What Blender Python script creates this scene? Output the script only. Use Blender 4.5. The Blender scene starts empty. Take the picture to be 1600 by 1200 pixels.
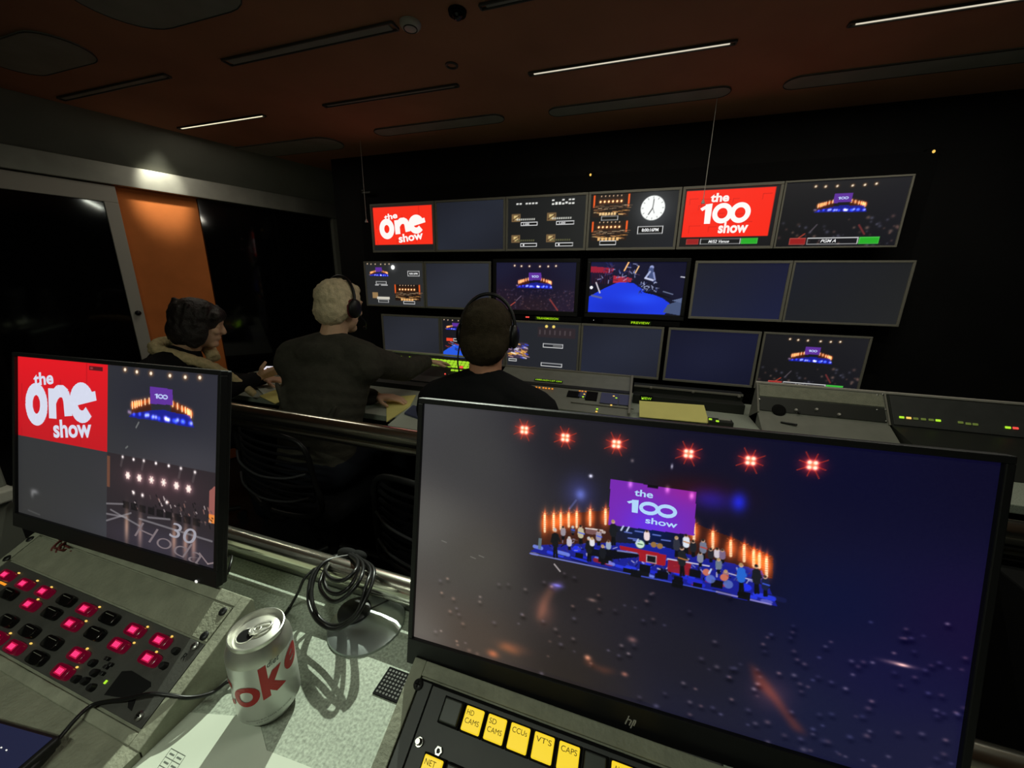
import bpy, bmesh, math, random
import numpy as np
from mathutils import Vector, Matrix, Euler
random.seed(7)
rng = np.random.default_rng(7)
sc = bpy.context.scene
col = sc.collection
PI = math.pi

# ------------------------------------------------------------------ camera, world, lights, exposure
F = 585.0                                   # focal length in pixels of the 1600 px wide frame
CAM = Vector((0, 0, 1.2))
RX = Vector((0.95042, -0.095143, 0.296057)) # world axes seen from the camera
RY = Vector((0.310523, 0.239367, -0.919934))
RZ = Vector((0.016659, 0.966256, 0.257043))
ROT = Matrix((RX, RY, RZ))
# re-orthonormalise
q = ROT.to_quaternion(); q.normalize(); ROT = q.to_matrix()
cd = bpy.data.cameras.new('camera'); cam = bpy.data.objects.new('camera', cd); col.objects.link(cam)
cam.matrix_world = Matrix.Translation(CAM) @ ROT.to_4x4()
cd.sensor_width = 36.0; cd.lens = 36.0 * F / 1600.0; cd.clip_start = 0.01; cd.clip_end = 50
sc.camera = cam

w = bpy.data.worlds.new('world'); sc.world = w; w.use_nodes = True
w.node_tree.nodes['Background'].inputs[0].default_value = (0.8, 0.9, 1.0, 1)
w.node_tree.nodes['Background'].inputs[1].default_value = 0.0
sc.view_settings.view_transform = 'Standard'; sc.view_settings.look = 'None'
sc.view_settings.gamma = 1.0; sc.view_settings.use_curve_mapping = False
sc.view_settings.exposure = 0.0
sc.cycles.use_denoising = True
sc.cycles.max_bounces = 6; sc.cycles.diffuse_bounces = 4; sc.cycles.glossy_bounces = 4
sc.cycles.sample_clamp_indirect = 4.0
CEIL = 2.05
DESK = 0.70
FDESK = 0.58
FLOOR_B = -0.05     # rear tier
FLOOR_F = -0.18     # front tier

def lamp(name, kind, loc, power, color=(1, 1, 1), target=None, **kw):
    l = bpy.data.lights.new(name, kind); l.energy = power; l.color = color
    for k, v in kw.items(): setattr(l, k, v)
    o = bpy.data.objects.new(name, l); col.objects.link(o); o.location = loc
    if target is not None:
        o.rotation_euler = (Vector(target) - Vector(loc)).to_track_quat('-Z', 'Y').to_euler()
    return o
# light of the ceiling strips (fixtures are built further down)
lamp('strip_light', 'AREA', (-0.13, 1.765, CEIL - .012), 3.0, (1.0, .93, .78), (-0.13, 1.765, 0), shape='RECTANGLE', size=.7, size_y=.02)
lamp('strip_light', 'AREA', (0.98, 1.765, CEIL - .012), 3.2, (1.0, .93, .78), (0.98, 1.765, 0), shape='RECTANGLE', size=.7, size_y=.02)
lamp('strip_light', 'AREA', (-2.31, 1.765, CEIL - .012), 1.6, (1.0, .93, .78), (-2.31, 1.765, 0), shape='RECTANGLE', size=.6, size_y=.02)
lamp('strip_light', 'AREA', (-0.55, -0.55, CEIL - .012), 8, (.92, 1.0, .82), (-0.55, -0.55, 0), shape='RECTANGLE', size=.7, size_y=.03)  # added rear fill behind the camera, lifts the ambient level
lamp('strip_light', 'AREA', (0.45, 0.80, CEIL - .012), 4.2, (.95, 1.0, .84), (0.45, 0.80, 0), shape='RECTANGLE', size=.7, size_y=.03)
# small recessed spotlight in the ceiling
lamp('spotlight_beam', 'SPOT', (-0.80, 1.62, 2.036), 215, (.90, 1.0, .83), (-0.38, 0.27, DESK), spot_size=math.radians(34), spot_blend=.6, shadow_soft_size=.010)
# little downlight washing the header beam on the left
lamp('downlight_beam', 'SPOT', (-2.66, 1.70, 2.02), 17, (1.0, .97, .80), (-2.90, 1.78, 1.79), spot_size=math.radians(42), spot_blend=.8, shadow_soft_size=.02)

# ------------------------------------------------------------------ pixel -> place helpers (rays of the photograph onto real planes)
def ray(px, py): return ROT @ Vector(((px - 800) / F, -(py - 600) / F, -1))
def onp(px, py, ax, v):
    d = ray(px, py); t = (v - CAM[ax]) / d[ax]; return CAM + d * t
def onplane(px, py, p0, n):
    d = ray(px, py); t = (Vector(p0) - CAM).dot(n) / d.dot(n); return CAM + d * t

# ------------------------------------------------------------------ materials
def lin(c): return tuple((x / 12.92 if x <= .04045 else ((x + .055) / 1.055) ** 2.4) for x in c)
def rgb(r, g, b): return lin((r / 255., g / 255., b / 255.))
def mat(name, c, rough=.6, metal=0., spec=.5, bump=0., bscale=60, var=0., vscale=20, coat=0., emit=None, estr=1.0, trans=0., ior=1.45, wave=None, anis=None):
    m = bpy.data.materials.new(name); m.use_nodes = True; nt = m.node_tree; b = nt.nodes['Principled BSDF']
    b.inputs['Base Color'].default_value = (*c, 1); b.inputs['Roughness'].default_value = rough
    b.inputs['Metallic'].default_value = metal; b.inputs['Specular IOR Level'].default_value = spec
    b.inputs['Coat Weight'].default_value = coat; b.inputs['Transmission Weight'].default_value = trans
    b.inputs['IOR'].default_value = ior
    if emit: b.inputs['Emission Color'].default_value = (*emit, 1); b.inputs['Emission Strength'].default_value = estr
    tc = nt.nodes.new('ShaderNodeTexCoord')
    if var:
        n = nt.nodes.new('ShaderNodeTexNoise'); n.inputs['Scale'].default_value = vscale; n.inputs['Detail'].default_value = 6
        nt.links.new(tc.outputs['Object'], n.inputs['Vector'])
        r = nt.nodes.new('ShaderNodeValToRGB'); r.color_ramp.elements[0].position = .3; r.color_ramp.elements[1].position = .7
        r.color_ramp.elements[0].color = (*[x * (1 - var) for x in c], 1); r.color_ramp.elements[1].color = (*[min(1, x * (1 + var)) for x in c], 1)
        nt.links.new(n.outputs['Fac'], r.inputs['Fac']); nt.links.new(r.outputs['Color'], b.inputs['Base Color'])
    if bump:
        n = nt.nodes.new('ShaderNodeTexNoise'); n.inputs['Scale'].default_value = bscale; n.inputs['Detail'].default_value = 5
        nt.links.new(tc.outputs['Object'], n.inputs['Vector'])
        bp = nt.nodes.new('ShaderNodeBump'); bp.inputs['Strength'].default_value = bump; bp.inputs['Distance'].default_value = .004
        nt.links.new(n.outputs['Fac'], bp.inputs['Height']); nt.links.new(bp.outputs['Normal'], b.inputs['Normal'])
    return m
def glow(name, c, s=1.0):
    return mat(name, (0.01, 0.01, 0.01), .4, emit=c, estr=s)
M = dict(
    black=mat('black_plastic', rgb(22, 22, 22), .42, spec=.4),
    matte=mat('matte_black', rgb(14, 14, 14), .85, spec=.15),
    blackwall=mat('black_wall_board', rgb(17, 17, 17), .8, spec=.2, var=.2, vscale=5),
    gloss=mat('black_glass', rgb(7, 7, 8), .06, spec=.6),
    bezel=mat('grey_bezel', rgb(122, 120, 110), .55, spec=.3),
    bezeldark=mat('black_bezel', rgb(20, 20, 21), .45, spec=.4),
    ceil=mat('brown_orange_ceiling_cloth', rgb(160, 116, 90), .85, spec=.15, var=.12, vscale=3, bump=.1, bscale=200),
    ceilgrey=mat('grey_ceiling_inset', rgb(135, 138, 130), .8, spec=.2, var=.1, vscale=8),
    orange=mat('orange_wall_cloth', rgb(214, 124, 66), .85, spec=.15, var=.1, vscale=6, bump=.15, bscale=250),
    beam=mat('brushed_aluminium', rgb(165, 165, 155), .38, metal=.75, var=.08, vscale=12),
    frame=mat('grey_painted_frame', rgb(182, 178, 168), .5, spec=.4),
    rearwall=mat('pale_grey_wall', rgb(176, 178, 168), .8, var=.05, vscale=4),
    cove=mat('grey_cove_board', rgb(118, 119, 110), .75, spec=.2, var=.1, vscale=4),
    floor=mat('dark_floor', rgb(26, 26, 28), .5, var=.2, vscale=30),
    chrome=mat('polished_steel', rgb(232, 230, 214), .2, metal=1.0, bump=.05, bscale=15),
    steel=mat('dull_steel', rgb(170, 170, 165), .3, metal=1.0),
    gold=mat('brass', rgb(220, 180, 90), .3, metal=1.0),
    desk=mat('speckled_desk_laminate', rgb(150, 158, 144), .6, spec=.3, var=.34, vscale=300),
    box=mat('textured_grey_paint', rgb(128, 130, 112), .62, spec=.35, var=.13, vscale=45, bump=.55, bscale=230),
    boxedge=mat('worn_grey_paint', rgb(138, 140, 122), .6, spec=.35, var=.2, vscale=30, bump=.3, bscale=200),
    plate=mat('dark_grey_plate', rgb(66, 66, 62), .5, spec=.4, var=.1, vscale=60, bump=.1, bscale=400),
    plate2=mat('charcoal_plate', rgb(60, 62, 60), .48, spec=.4, var=.12, vscale=25),
    keycap=mat('dark_keycap', rgb(66, 70, 64), .4, spec=.4),
    silver=mat('satin_aluminium', rgb(182, 190, 188), .33, metal=.85),
    canw=mat('can_white_silver_print', rgb(205, 208, 202), .34, metal=.55, coat=.2),
    cansil=mat('can_aluminium', rgb(205, 205, 196), .34, metal=.85),
    canred=mat('can_red_print', rgb(168, 30, 30), .4, metal=.2),
    cangrey=mat('can_grey_print', rgb(70, 70, 72), .4, metal=.2),
    paper=mat('white_paper', rgb(188, 195, 180), .8, spec=.2, var=.03, vscale=12),
    yellow=mat('yellow_paper', rgb(222, 214, 130), .8, spec=.2, var=.04, vscale=12),
    ink=mat('printed_ink', rgb(90, 96, 88), .8),
    rubber=mat('black_cable_rubber', rgb(16, 16, 16), .35, spec=.5),
    redcord=mat('dull_red_cord', rgb(90, 34, 28), .7),
    skin=mat('skin', rgb(196, 140, 112), .55, spec=.4, var=.08, vscale=30),
    skinpale=mat('pale_skin', rgb(214, 172, 140), .55, spec=.4, var=.06, vscale=30),
    hairdark=mat('dark_hair', rgb(34, 26, 22), .55, spec=.5, bump=.8, bscale=160),
    hairshort=mat('short_brown_hair', rgb(58, 50, 38), .95, spec=.1, bump=1.0, bscale=300, var=.25, vscale=60),
    hairwhite=mat('pale_grey_hair', rgb(214, 196, 160), .7, spec=.3, bump=1.0, bscale=180, var=.15, vscale=50),
    jacket=mat('dark_olive_jacket', rgb(62, 60, 52), .9, spec=.15, bump=.5, bscale=90, var=.15, vscale=30),
    tee=mat('black_top', rgb(24, 24, 25), .9, spec=.1, bump=.3, bscale=80),
    coat=mat('black_coat', rgb(24, 23, 24), .85, spec=.15, bump=.3, bscale=80),
    trouser=mat('dark_trousers', rgb(26, 28, 34), .9, spec=.1),
    fleece=mat('cream_fleece', rgb(205, 185, 140), .95, spec=.1, bump=1.0, bscale=150, var=.15, vscale=60),
    maroon=mat('maroon_pad', rgb(92, 20, 28), .6),
    dome=mat('white_dome', rgb(170, 168, 160), .45),
    console=mat('grey_console_metal', rgb(118, 120, 110), .55, spec=.35, var=.08, vscale=20),
    consoledark=mat('dark_console_metal', rgb(40, 42, 38), .5, spec=.35),
    bluegrey=mat('blue_grey_key_panel', rgb(74, 78, 110), .5),
    blackredlens=mat('dark_red_lens', rgb(60, 6, 16), .18, spec=.6, emit=(.07, .0, .008)),
    blacklens=mat('black_lens', rgb(12, 12, 12), .15, spec=.6),
    fabric=mat('chair_fabric', rgb(20, 20, 22), .9, spec=.1),
    chairrib=mat('chair_rib_plastic', rgb(70, 70, 72), .3, spec=.5),
    strip=glow('lit_tube', rgb(255, 244, 205), 1.1), strip2=glow('lit_tube_warm', rgb(250, 240, 215), .75),
    redled=glow('red_led_digits', (1.0, .04, .19), 1.5), redglow=glow('red_lens_glow', (.50, .0, .045), .85),
    amber=glow('amber_led', (1.0, .62, .12), 1.0), orangeled=glow('orange_led', (1.0, .33, .02), 1.0),
    green=glow('green_led', (.45, .85, .03), 1.0), greenkey=glow('lime_key', (.42, .80, .03), .85), greendim=glow('dim_green_key', (.12, .16, .03), .8),
    red=glow('red_key', (.9, .08, .06), 1.0), yellowkey=glow('yellow_key', (.93, .66, .02), 1.0), yellowdark=mat('key_legend', rgb(120, 96, 10), .6),
    white=glow('white_led', (.9, .9, .85), 1.0), bluepx=glow('phone_screen', rgb(26, 30, 58), 1.0), phonewhite=glow('lit_phone_screen', rgb(225, 220, 230), 1.0),
    umd=glow('green_dot_letters', (.45, .95, .03), 1.0),
)
# screens: an emission driven by the picture stored on the screen's own vertices
def screen_material():
    m = bpy.data.materials.new('screen_picture'); m.use_nodes = True; nt = m.node_tree; b = nt.nodes['Principled BSDF']
    b.inputs['Base Color'].default_value = (.008, .008, .009, 1); b.inputs['Roughness'].default_value = .35; b.inputs['Specular IOR Level'].default_value = .25
    a = nt.nodes.new('ShaderNodeAttribute'); a.attribute_name = 'picture'
    nt.links.new(a.outputs['Color'], b.inputs['Emission Color']); b.inputs['Emission Strength'].default_value = 1.0
    return m
M['screen'] = screen_material()

# ------------------------------------------------------------------ mesh builder
class B:
    def __init__(s): s.bm = bmesh.new()
    def _tag(s, n0, mi):
        s.bm.faces.ensure_lookup_table()
        for f in s.bm.faces[n0:]: f.material_index = mi
    def box(s, c, size, R=None, bev=0., mi=0, seg=2):
        n0 = len(s.bm.faces)
        t = bmesh.new(); r = bmesh.ops.create_cube(t, size=1)
        bmesh.ops.scale(t, vec=Vector(size), verts=t.verts)
        if bev: bmesh.ops.bevel(t, geom=t.edges[:], offset=bev, segments=seg, profile=.5, affect='EDGES')
        Mx = Matrix.Translation(Vector(c)) @ (R.to_4x4() if R is not None else Matrix.Identity(4))
        t.transform(Mx); s.merge(t, mi); return s
    def merge(s, t, mi=0):
        me = bpy.data.meshes.new('tmp')
        for f in t.faces: f.material_index = mi
        t.to_mesh(me); t.free(); s.bm.from_mesh(me); bpy.data.meshes.remove(me); return s
    def mesh(s, me, Mx=None, mi=0):
        t = bmesh.new(); t.from_mesh(me)
        if Mx is not None: t.transform(Mx)
        return s.merge(t, mi)
    def tube(s, pts, r, seg=12, mi=0, cap=True):
        pts = [Vector(p) for p in pts]; n = len(pts); rr = r if hasattr(r, '__len__') else [r] * n
        t = bmesh.new(); rings = []
        up = None
        for i, p in enumerate(pts):
            d = (pts[min(i + 1, n - 1)] - pts[max(i - 1, 0)]).normalized()
            if up is None:
                up = Vector((0, 0, 1)) if abs(d.z) < .9 else Vector((1, 0, 0))
            a = (up - d * up.dot(d)); a = a.normalized() if a.length > 1e-6 else d.orthogonal().normalized(); up = a
            b = d.cross(a)
            rings.append([t.verts.new(p + (a * math.cos(k * 2 * PI / seg) + b * math.sin(k * 2 * PI / seg)) * rr[i]) for k in range(seg)])
        for i in range(n - 1):
            for k in range(seg):
                t.faces.new((rings[i][k], rings[i][(k + 1) % seg], rings[i + 1][(k + 1) % seg], rings[i + 1][k]))
        if cap: t.faces.new(rings[0][::-1]); t.faces.new(rings[-1])
        return s.merge(t, mi)
    def lathe(s, prof, c=(0, 0, 0), seg=32, R=None, mi=0):
        t = bmesh.new(); rings = []
        for r, z in prof:
            if r < 1e-6: rings.append([t.verts.new((0, 0, z))])
            else: rings.append([t.verts.new((r * math.cos(k * 2 * PI / seg), r * math.sin(k * 2 * PI / seg), z)) for k in range(seg)])
        for a, b in zip(rings[:-1], rings[1:]):
            for k in range(seg):
                k2 = (k + 1) % seg
                if len(a) == 1 and len(b) == 1: continue
                if len(a) == 1: t.faces.new((a[0], b[k2], b[k]))
                elif len(b) == 1: t.faces.new((a[k], a[k2], b[0]))
                else: t.faces.new((a[k], a[k2], b[k2], b[k]))
        t.transform(Matrix.Translation(Vector(c)) @ (R.to_4x4() if R is not None else Matrix.Identity(4)))
        return s.merge(t, mi)
    def prism(s, poly, h, Mx=None, mi=0, bev=0):
        t = bmesh.new(); vs = [t.verts.new((*p, 0)) for p in poly]; f = t.faces.new(vs)
        r = bmesh.ops.extrude_face_region(t, geom=[f]); nv = [g for g in r['geom'] if isinstance(g, bmesh.types.BMVert)]
        bmesh.ops.translate(t, vec=(0, 0, h), verts=nv)
        bmesh.ops.recalc_face_normals(t, faces=t.faces)
        if bev: bmesh.ops.bevel(t, geom=t.edges[:], offset=bev, segments=2, profile=.5, affect='EDGES')
        if Mx is not None: t.transform(Mx)
        return s.merge(t, mi)
    def hexa(s, p, mi=0):   # 8 points: bottom 4, top 4
        t = bmesh.new(); v = [t.verts.new(Vector(x)) for x in p]
        for f in ((3, 2, 1, 0), (4, 5, 6, 7), (0, 1, 5, 4), (1, 2, 6, 5), (2, 3, 7, 6), (3, 0, 4, 7)): t.faces.new([v[i] for i in f])
        bmesh.ops.recalc_face_normals(t, faces=t.faces); return s.merge(t, mi)
    def ell(s, c, r, R=None, mi=0, sub=3):
        t = bmesh.new(); bmesh.ops.create_icosphere(t, subdivisions=sub, radius=1)
        bmesh.ops.scale(t, vec=Vector(r if hasattr(r, '__len__') else (r, r, r)), verts=t.verts)
        t.transform(Matrix.Translation(Vector(c)) @ (R.to_4x4() if R is not None else Matrix.Identity(4)))
        return s.merge(t, mi)
    def cap(s, a, b, ra, rb, mi=0):   # tapered capsule
        s.tube([a, b], [ra, rb], 14, mi); s.ell(a, ra, sub=2, mi=mi); s.ell(b, rb, sub=2, mi=mi); return s

def wm(o):
    m = o.matrix_basis.copy()
    return wm(o.parent) @ m if o.parent else m
def obj(name, b, mats, parent=None, local=False, smooth=None, voxel=None, smoothit=0):
    me = bpy.data.meshes.new(name)
    bm = b.bm if isinstance(b, B) else b
    if parent is not None and not local: bm.transform(wm(parent).inverted())
    bm.to_mesh(me); bm.free()
    mats = mats if isinstance(mats, (list, tuple)) else [mats]
    for m in mats: me.materials.append(M[m] if isinstance(m, str) else m)
    if voxel:
        o = bpy.data.objects.new('tmp', me); col.objects.link(o)
        md = o.modifiers.new('r', 'REMESH'); md.mode = 'VOXEL'; md.voxel_size = voxel; md.use_smooth_shade = True
        if smoothit: ms = o.modifiers.new('s', 'SMOOTH'); ms.factor = .5; ms.iterations = smoothit
        dg = bpy.context.evaluated_depsgraph_get(); me2 = bpy.data.meshes.new_from_object(o.evaluated_get(dg))
        bpy.data.objects.remove(o); me = me2; me.name = name
        me.materials.clear()
        for m in mats: me.materials.append(M[m] if isinstance(m, str) else m)
        for p in me.polygons: p.use_smooth = True
    o = bpy.data.objects.new(name, me); col.objects.link(o)
    if parent is not None: o.parent = parent
    if smooth: 
        for p in me.polygons: p.use_smooth = True
        try: me.set_sharp_from_angle(angle=math.radians(smooth))
        except Exception: pass
    return o
def tag(o, label, cat=None, group=None, kind=None):
    if label: o['label'] = label
    if cat: o['category'] = cat
    if group: o['group'] = group
    if kind: o['kind'] = kind
    return o
def thing(name, label, cat, loc=(0, 0, 0), rot=None, group=None):
    o = bpy.data.objects.new(name, None); col.objects.link(o); o.empty_display_size = .05
    o.location = loc
    if rot is not None: o.rotation_euler = rot.to_euler() if isinstance(rot, Matrix) else rot
    return tag(o, label, cat, group)
def struct(name, b, m, parent=None, **k):
    o = obj(name, b, m, parent, **k)
    if parent is None: o['kind'] = 'structure'
    return o
def dup(o, loc=None, parent=None):
    c = o.copy(); col.objects.link(c)
    if parent is not None: c.parent = parent
    if loc is not None: c.location = loc
    for ch in list(o.children): dup(ch, None, c)
    return c

# text as flat mesh fitted into a box
_tc = {}
def text_mesh(s, bold=0., shear=0., spacing=1.0):
    k = (s, bold, shear, spacing)
    if k not in _tc:
        cu = bpy.data.curves.new('t', 'FONT'); cu.body = s; cu.offset = bold; cu.shear = shear; cu.fill_mode = 'FRONT'; cu.resolution_u = 6; cu.space_character = spacing
        o = bpy.data.objects.new('t', cu); col.objects.link(o)
        dg = bpy.context.evaluated_depsgraph_get(); me = bpy.data.meshes.new_from_object(o.evaluated_get(dg))
        bpy.data.objects.remove(o)
        n = len(me.vertices); v = np.empty(n * 3); me.vertices.foreach_get('co', v); v = v.reshape(-1, 3)[:, :2]
        me.calc_loop_triangles(); t = np.empty(len(me.loop_triangles) * 3, int); me.loop_triangles.foreach_get('vertices', t)
        v = (v - v.min(0)) / (v.max(0) - v.min(0))
        _tc[k] = (v, t.reshape(-1, 3)); bpy.data.meshes.remove(me)
    return _tc[k]

# ------------------------------------------------------------------ pictures shown on screens (numpy raster + crisp lettering)
class Pic:
    """coordinates u right, v down, both 0..1; colours as seen (sRGB 0..255)"""
    def __init__(s, w, h, bg=(0, 0, 0), W=1.0, H=1.0):
        s.w, s.h, s.W, s.H = w, h, W, H
        s.a = np.zeros((h, w, 3)); s.a[:] = np.array(bg) / 255.
        s.u, s.v = np.meshgrid(np.linspace(0, 1, w), np.linspace(0, 1, h)); s.over = []
    def grad(s, pts):
        """inverse-distance blend of colours given at (u,v,(r,g,b))"""
        num = 0; den = 0
        for u, v, c in pts:
            wgt = 1 / (((s.u - u) * 1.3) ** 2 + (s.v - v) ** 2 + .012) ** 1.6; num = num + wgt[..., None] * np.array(c) / 255.; den = den + wgt
        s.a = num / den[..., None]
    def mix(s, m, c):
        m = np.clip(m, 0, 1)[..., None]; s.a = s.a * (1 - m) + np.array(c) / 255. * m
    def add(s, m, c): s.a = s.a + m[..., None] * np.array(c) / 255.
    def rect(s, u0, v0, u1, v1, c, al=1.):
        e = .7 / s.w; f = .7 / s.h
        s.mix(al * np.clip((s.u - u0) / e + .5, 0, 1) * np.clip((u1 - s.u) / e + .5, 0, 1) * np.clip((s.v - v0) / f + .5, 0, 1) * np.clip((v1 - s.v) / f + .5, 0, 1), c)
    def frame(s, u0, v0, u1, v1, c, t=.012):
        tv = t * 1.6
        s.rect(u0, v0, u1, v0 + tv, c); s.rect(u0, v1 - tv, u1, v1, c); s.rect(u0, v0, u0 + t, v1, c); s.rect(u1 - t, v0, u1, v1, c)
    def poly(s, P, c, al=1., soft=0):
        ins = np.zeros_like(s.u, bool); n = len(P)
        for i in range(n):
            x0, y0 = P[i]; x1, y1 = P[(i + 1) % n]
            if y0 == y1: continue
            cnd = ((y0 > s.v) != (y1 > s.v)) & (s.u < (x1 - x0) * (s.v - y0) / (y1 - y0) + x0); ins ^= cnd
        m = ins.astype(float)
        for _ in range(soft):
            m[1:-1] = (m[:-2] + m[2:] + m[1:-1]) / 3; m[:, 1:-1] = (m[:, :-2] + m[:, 2:] + m[:, 1:-1]) / 3
        s.mix(m * al, c)
    def disc(s, u, v, r, c, al=1., ry=None):
        ry = ry or r * s.W / s.H
        d = np.sqrt(((s.u - u) / r) ** 2 + ((s.v - v) / ry) ** 2); s.mix(al * np.clip((1 - d) * r * s.w + .5, 0, 1), c)
    def blob(s, u, v, ru, rv, c, al=1.): s.add(al * np.exp(-((s.u - u) / ru) ** 2 - ((s.v - v) / rv) ** 2), c)
    def line(s, u0, v0, u1, v1, wd, c, al=1.):
        asp = s.H / s.W; dx, dy = u1 - u0, (v1 - v0) * asp; L = dx * dx + dy * dy + 1e-12
        t = np.clip(((s.u - u0) * dx + (s.v - v0) * asp * dy) / L, 0, 1)
        d = np.hypot(s.u - u0 - t * dx, (s.v - v0) * asp - t * dy); s.mix(al * np.clip((wd / 2 - d) * s.w + .5, 0, 1), c)
    def text(s, t, u0, v0, u1, v1, c, bold=0., shear=0., rot=0., spacing=1.): s.over.append((t, u0, v0, u1, v1, c, bold, shear, rot, spacing))
    def tri(s, P, c): s.over.append((None, P, c))
    def build(s, name, parent, W, H, y=0.0, cx=0., cz=0.):
        """mesh in the parent's local frame: x right, z up, facing -y"""
        a = np.clip(s.a, 0, 1.6); L = np.where(a <= .04045, a / 12.92, ((a + .055) / 1.055) ** 2.4)
        V = np.stack([(s.u - .5) * W + cx, np.full_like(s.u, y), (.5 - s.v) * H + cz], -1).reshape(-1, 3)
        C = L.reshape(-1, 3); idx = np.arange(s.w * s.h).reshape(s.h, s.w)
        Q = np.stack([idx[1:, :-1], idx[1:, 1:], idx[:-1, 1:], idx[:-1, :-1]], -1).reshape(-1, 4)
        faces = [Q]; VV = [V]; CC = [C]; T = []; n = len(V); layer = 0
        for o in s.over:
            layer += 1
            if o[0] is None:
                p = np.array(o[1]); v = p; t = np.array([[0, i, i + 1] for i in range(1, len(p) - 1)]); c = o[2]
                uu, vv = v[:, 0], v[:, 1]
            else:
                tx, u0, v0, u1, v1, c, bold, shear, rot, spc = o
                v, t = text_mesh(tx, bold, shear, spc)
                if rot:
                    # keep the box but turn the word inside it
                    asp = (v1 - v0) * H / ((u1 - u0) * W)
                    x = v[:, 0] - .5; yv = (v[:, 1] - .5) * asp; cr, sr = math.cos(rot), math.sin(rot)
                    v = np.stack([x * cr - yv * sr + .5, (x * sr + yv * cr) / asp + .5], -1)
                uu = u0 + v[:, 0] * (u1 - u0); vv = v1 - v[:, 1] * (v1 - v0)
            VV.append(np.stack([(uu - .5) * W + cx, np.full_like(uu, y - .00012 * (1 + layer % 3)), (.5 - vv) * H + cz], -1))
            cc = lin(tuple(x / 255. for x in c)); CC.append(np.tile(cc, (len(uu), 1))); T.append(t + n); n += len(uu)
        V = np.concatenate(VV); C = np.concatenate(CC); T = np.concatenate(T) if T else np.zeros((0, 3), int)
        me = bpy.data.meshes.new(name); me.vertices.add(len(V)); me.vertices.foreach_set('co', V.ravel())
        nl = Q.size + T.size; me.loops.add(nl); me.loops.foreach_set('vertex_index', np.concatenate([Q.ravel(), T.ravel()]).astype(np.int32))
        npoly = len(Q) + len(T); me.polygons.add(npoly)
        st = np.concatenate([np.arange(len(Q)) * 4, Q.size + np.arange(len(T)) * 3]).astype(np.int32)
        me.polygons.foreach_set('loop_start', st)
        me.update(calc_edges=True)
        at = me.attributes.new('picture', 'FLOAT_COLOR', 'POINT'); at.data.foreach_set('color', np.concatenate([C, np.ones((len(C), 1))], 1).ravel())
        me.materials.append(M['screen']); me.validate()
        o = bpy.data.objects.new(name, me); col.objects.link(o); o.parent = parent
        return o

# ================================================================== THE ROOM
NW = Vector((-.948, .32, 0)).normalized(); PW = Vector((-2.586, 2.944, 1)); DW = Vector((.32, .948, 0)).normalized()
RW = Matrix((( DW.x, -DW.y, 0), (DW.y, DW.x, 0), (0, 0, 1)))      # local x along the left wall, local y into the wall
def wallbox(s0, s1, z0, z1, d0, d1, b=None, mi=0, bev=0.):
    """box on the left wall: s along the wall from PW, d = distance into the room (negative = into the wall)"""
    b = b or B(); c = PW + DW * ((s0 + s1) / 2) - NW * ((d0 + d1) / 2); c.z = (z0 + z1) / 2
    return b.box(c, (s1 - s0, abs(d1 - d0), z1 - z0), RW, bev, mi)
def wallpt(s, z, d=0.): p = PW + DW * s - NW * d; p.z = z; return p
def onw(px, py): p = onplane(px, py, PW, NW); return (p - PW).dot(DW), p.z

struct('floor', B().box((-.6, .25 - .6, FLOOR_B - .05), (6.2, 2.65, .1)), 'floor')
struct('floor', B().box((-.6, 2.2, FLOOR_F - .05), (6.2, 2.45, .1)), 'floor')
ceil = struct('ceiling', B().box((-.7, .9, CEIL + .05), (6.2, 4.9, .1)), 'ceil')
struct('wall_back', B().box((-.05, 2.50, .93), (4.3, .06, 2.24)), 'blackwall')
struct('wall_back', B().box((-2.1, 3.15, .93), (1.4, .06, 2.24)).box((-1.93, 2.83, .93), (.06, .66, 2.24)), 'blackwall')
struct('wall_right', B().box((2.08, .6, .93), (.06, 3.8, 2.24)), 'blackwall')
struct('wall_rear', B().box((-.6, -1.35, .93), (6.2, .06, 2.24)), 'rearwall')
sd, _ = onw(178, 295); so, _ = onw(330, 440)
wl = struct('wall_left', wallbox(-4.6, .12, -.2, 2.05, -.08, -.02), 'blackwall')
op = struct('wall_left', wallbox(sd - .1, so, -.17, 1.75, -.019, 0.0), 'orange')
struct('trim_1', wallbox(-4.0, .1, 1.728, 1.842, 0.001, .06, bev=.003), 'beam')            # header beam
b = B()                                                                                       # sloped cove above the beam
P = [wallpt(-4.4, 1.842, .0), wallpt(.1, 1.842, .0), wallpt(.1, 2.049, .24), wallpt(-4.4, 2.049, .24)]
Q = [wallpt(-4.4, 1.842, -.018), wallpt(.1, 1.842, -.018), wallpt(.1, 2.049, -.018), wallpt(-4.4, 2.049, -.018)]
b.hexa([Q[0], Q[1], P[1], P[0], Q[3], Q[2], P[2], P[3]])
struct('trim_2', b, 'cove')
# black gloss wall panel right of the orange cloth and a post at its end
struct('wall_left', wallbox(so + .002, -.10, -.17, 1.727, -.018, .012), 'gloss')
struct('trim_3', wallbox(-.098, -.035, -.17, 1.84, -.018, .05, bev=.004), 'cove')

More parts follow.
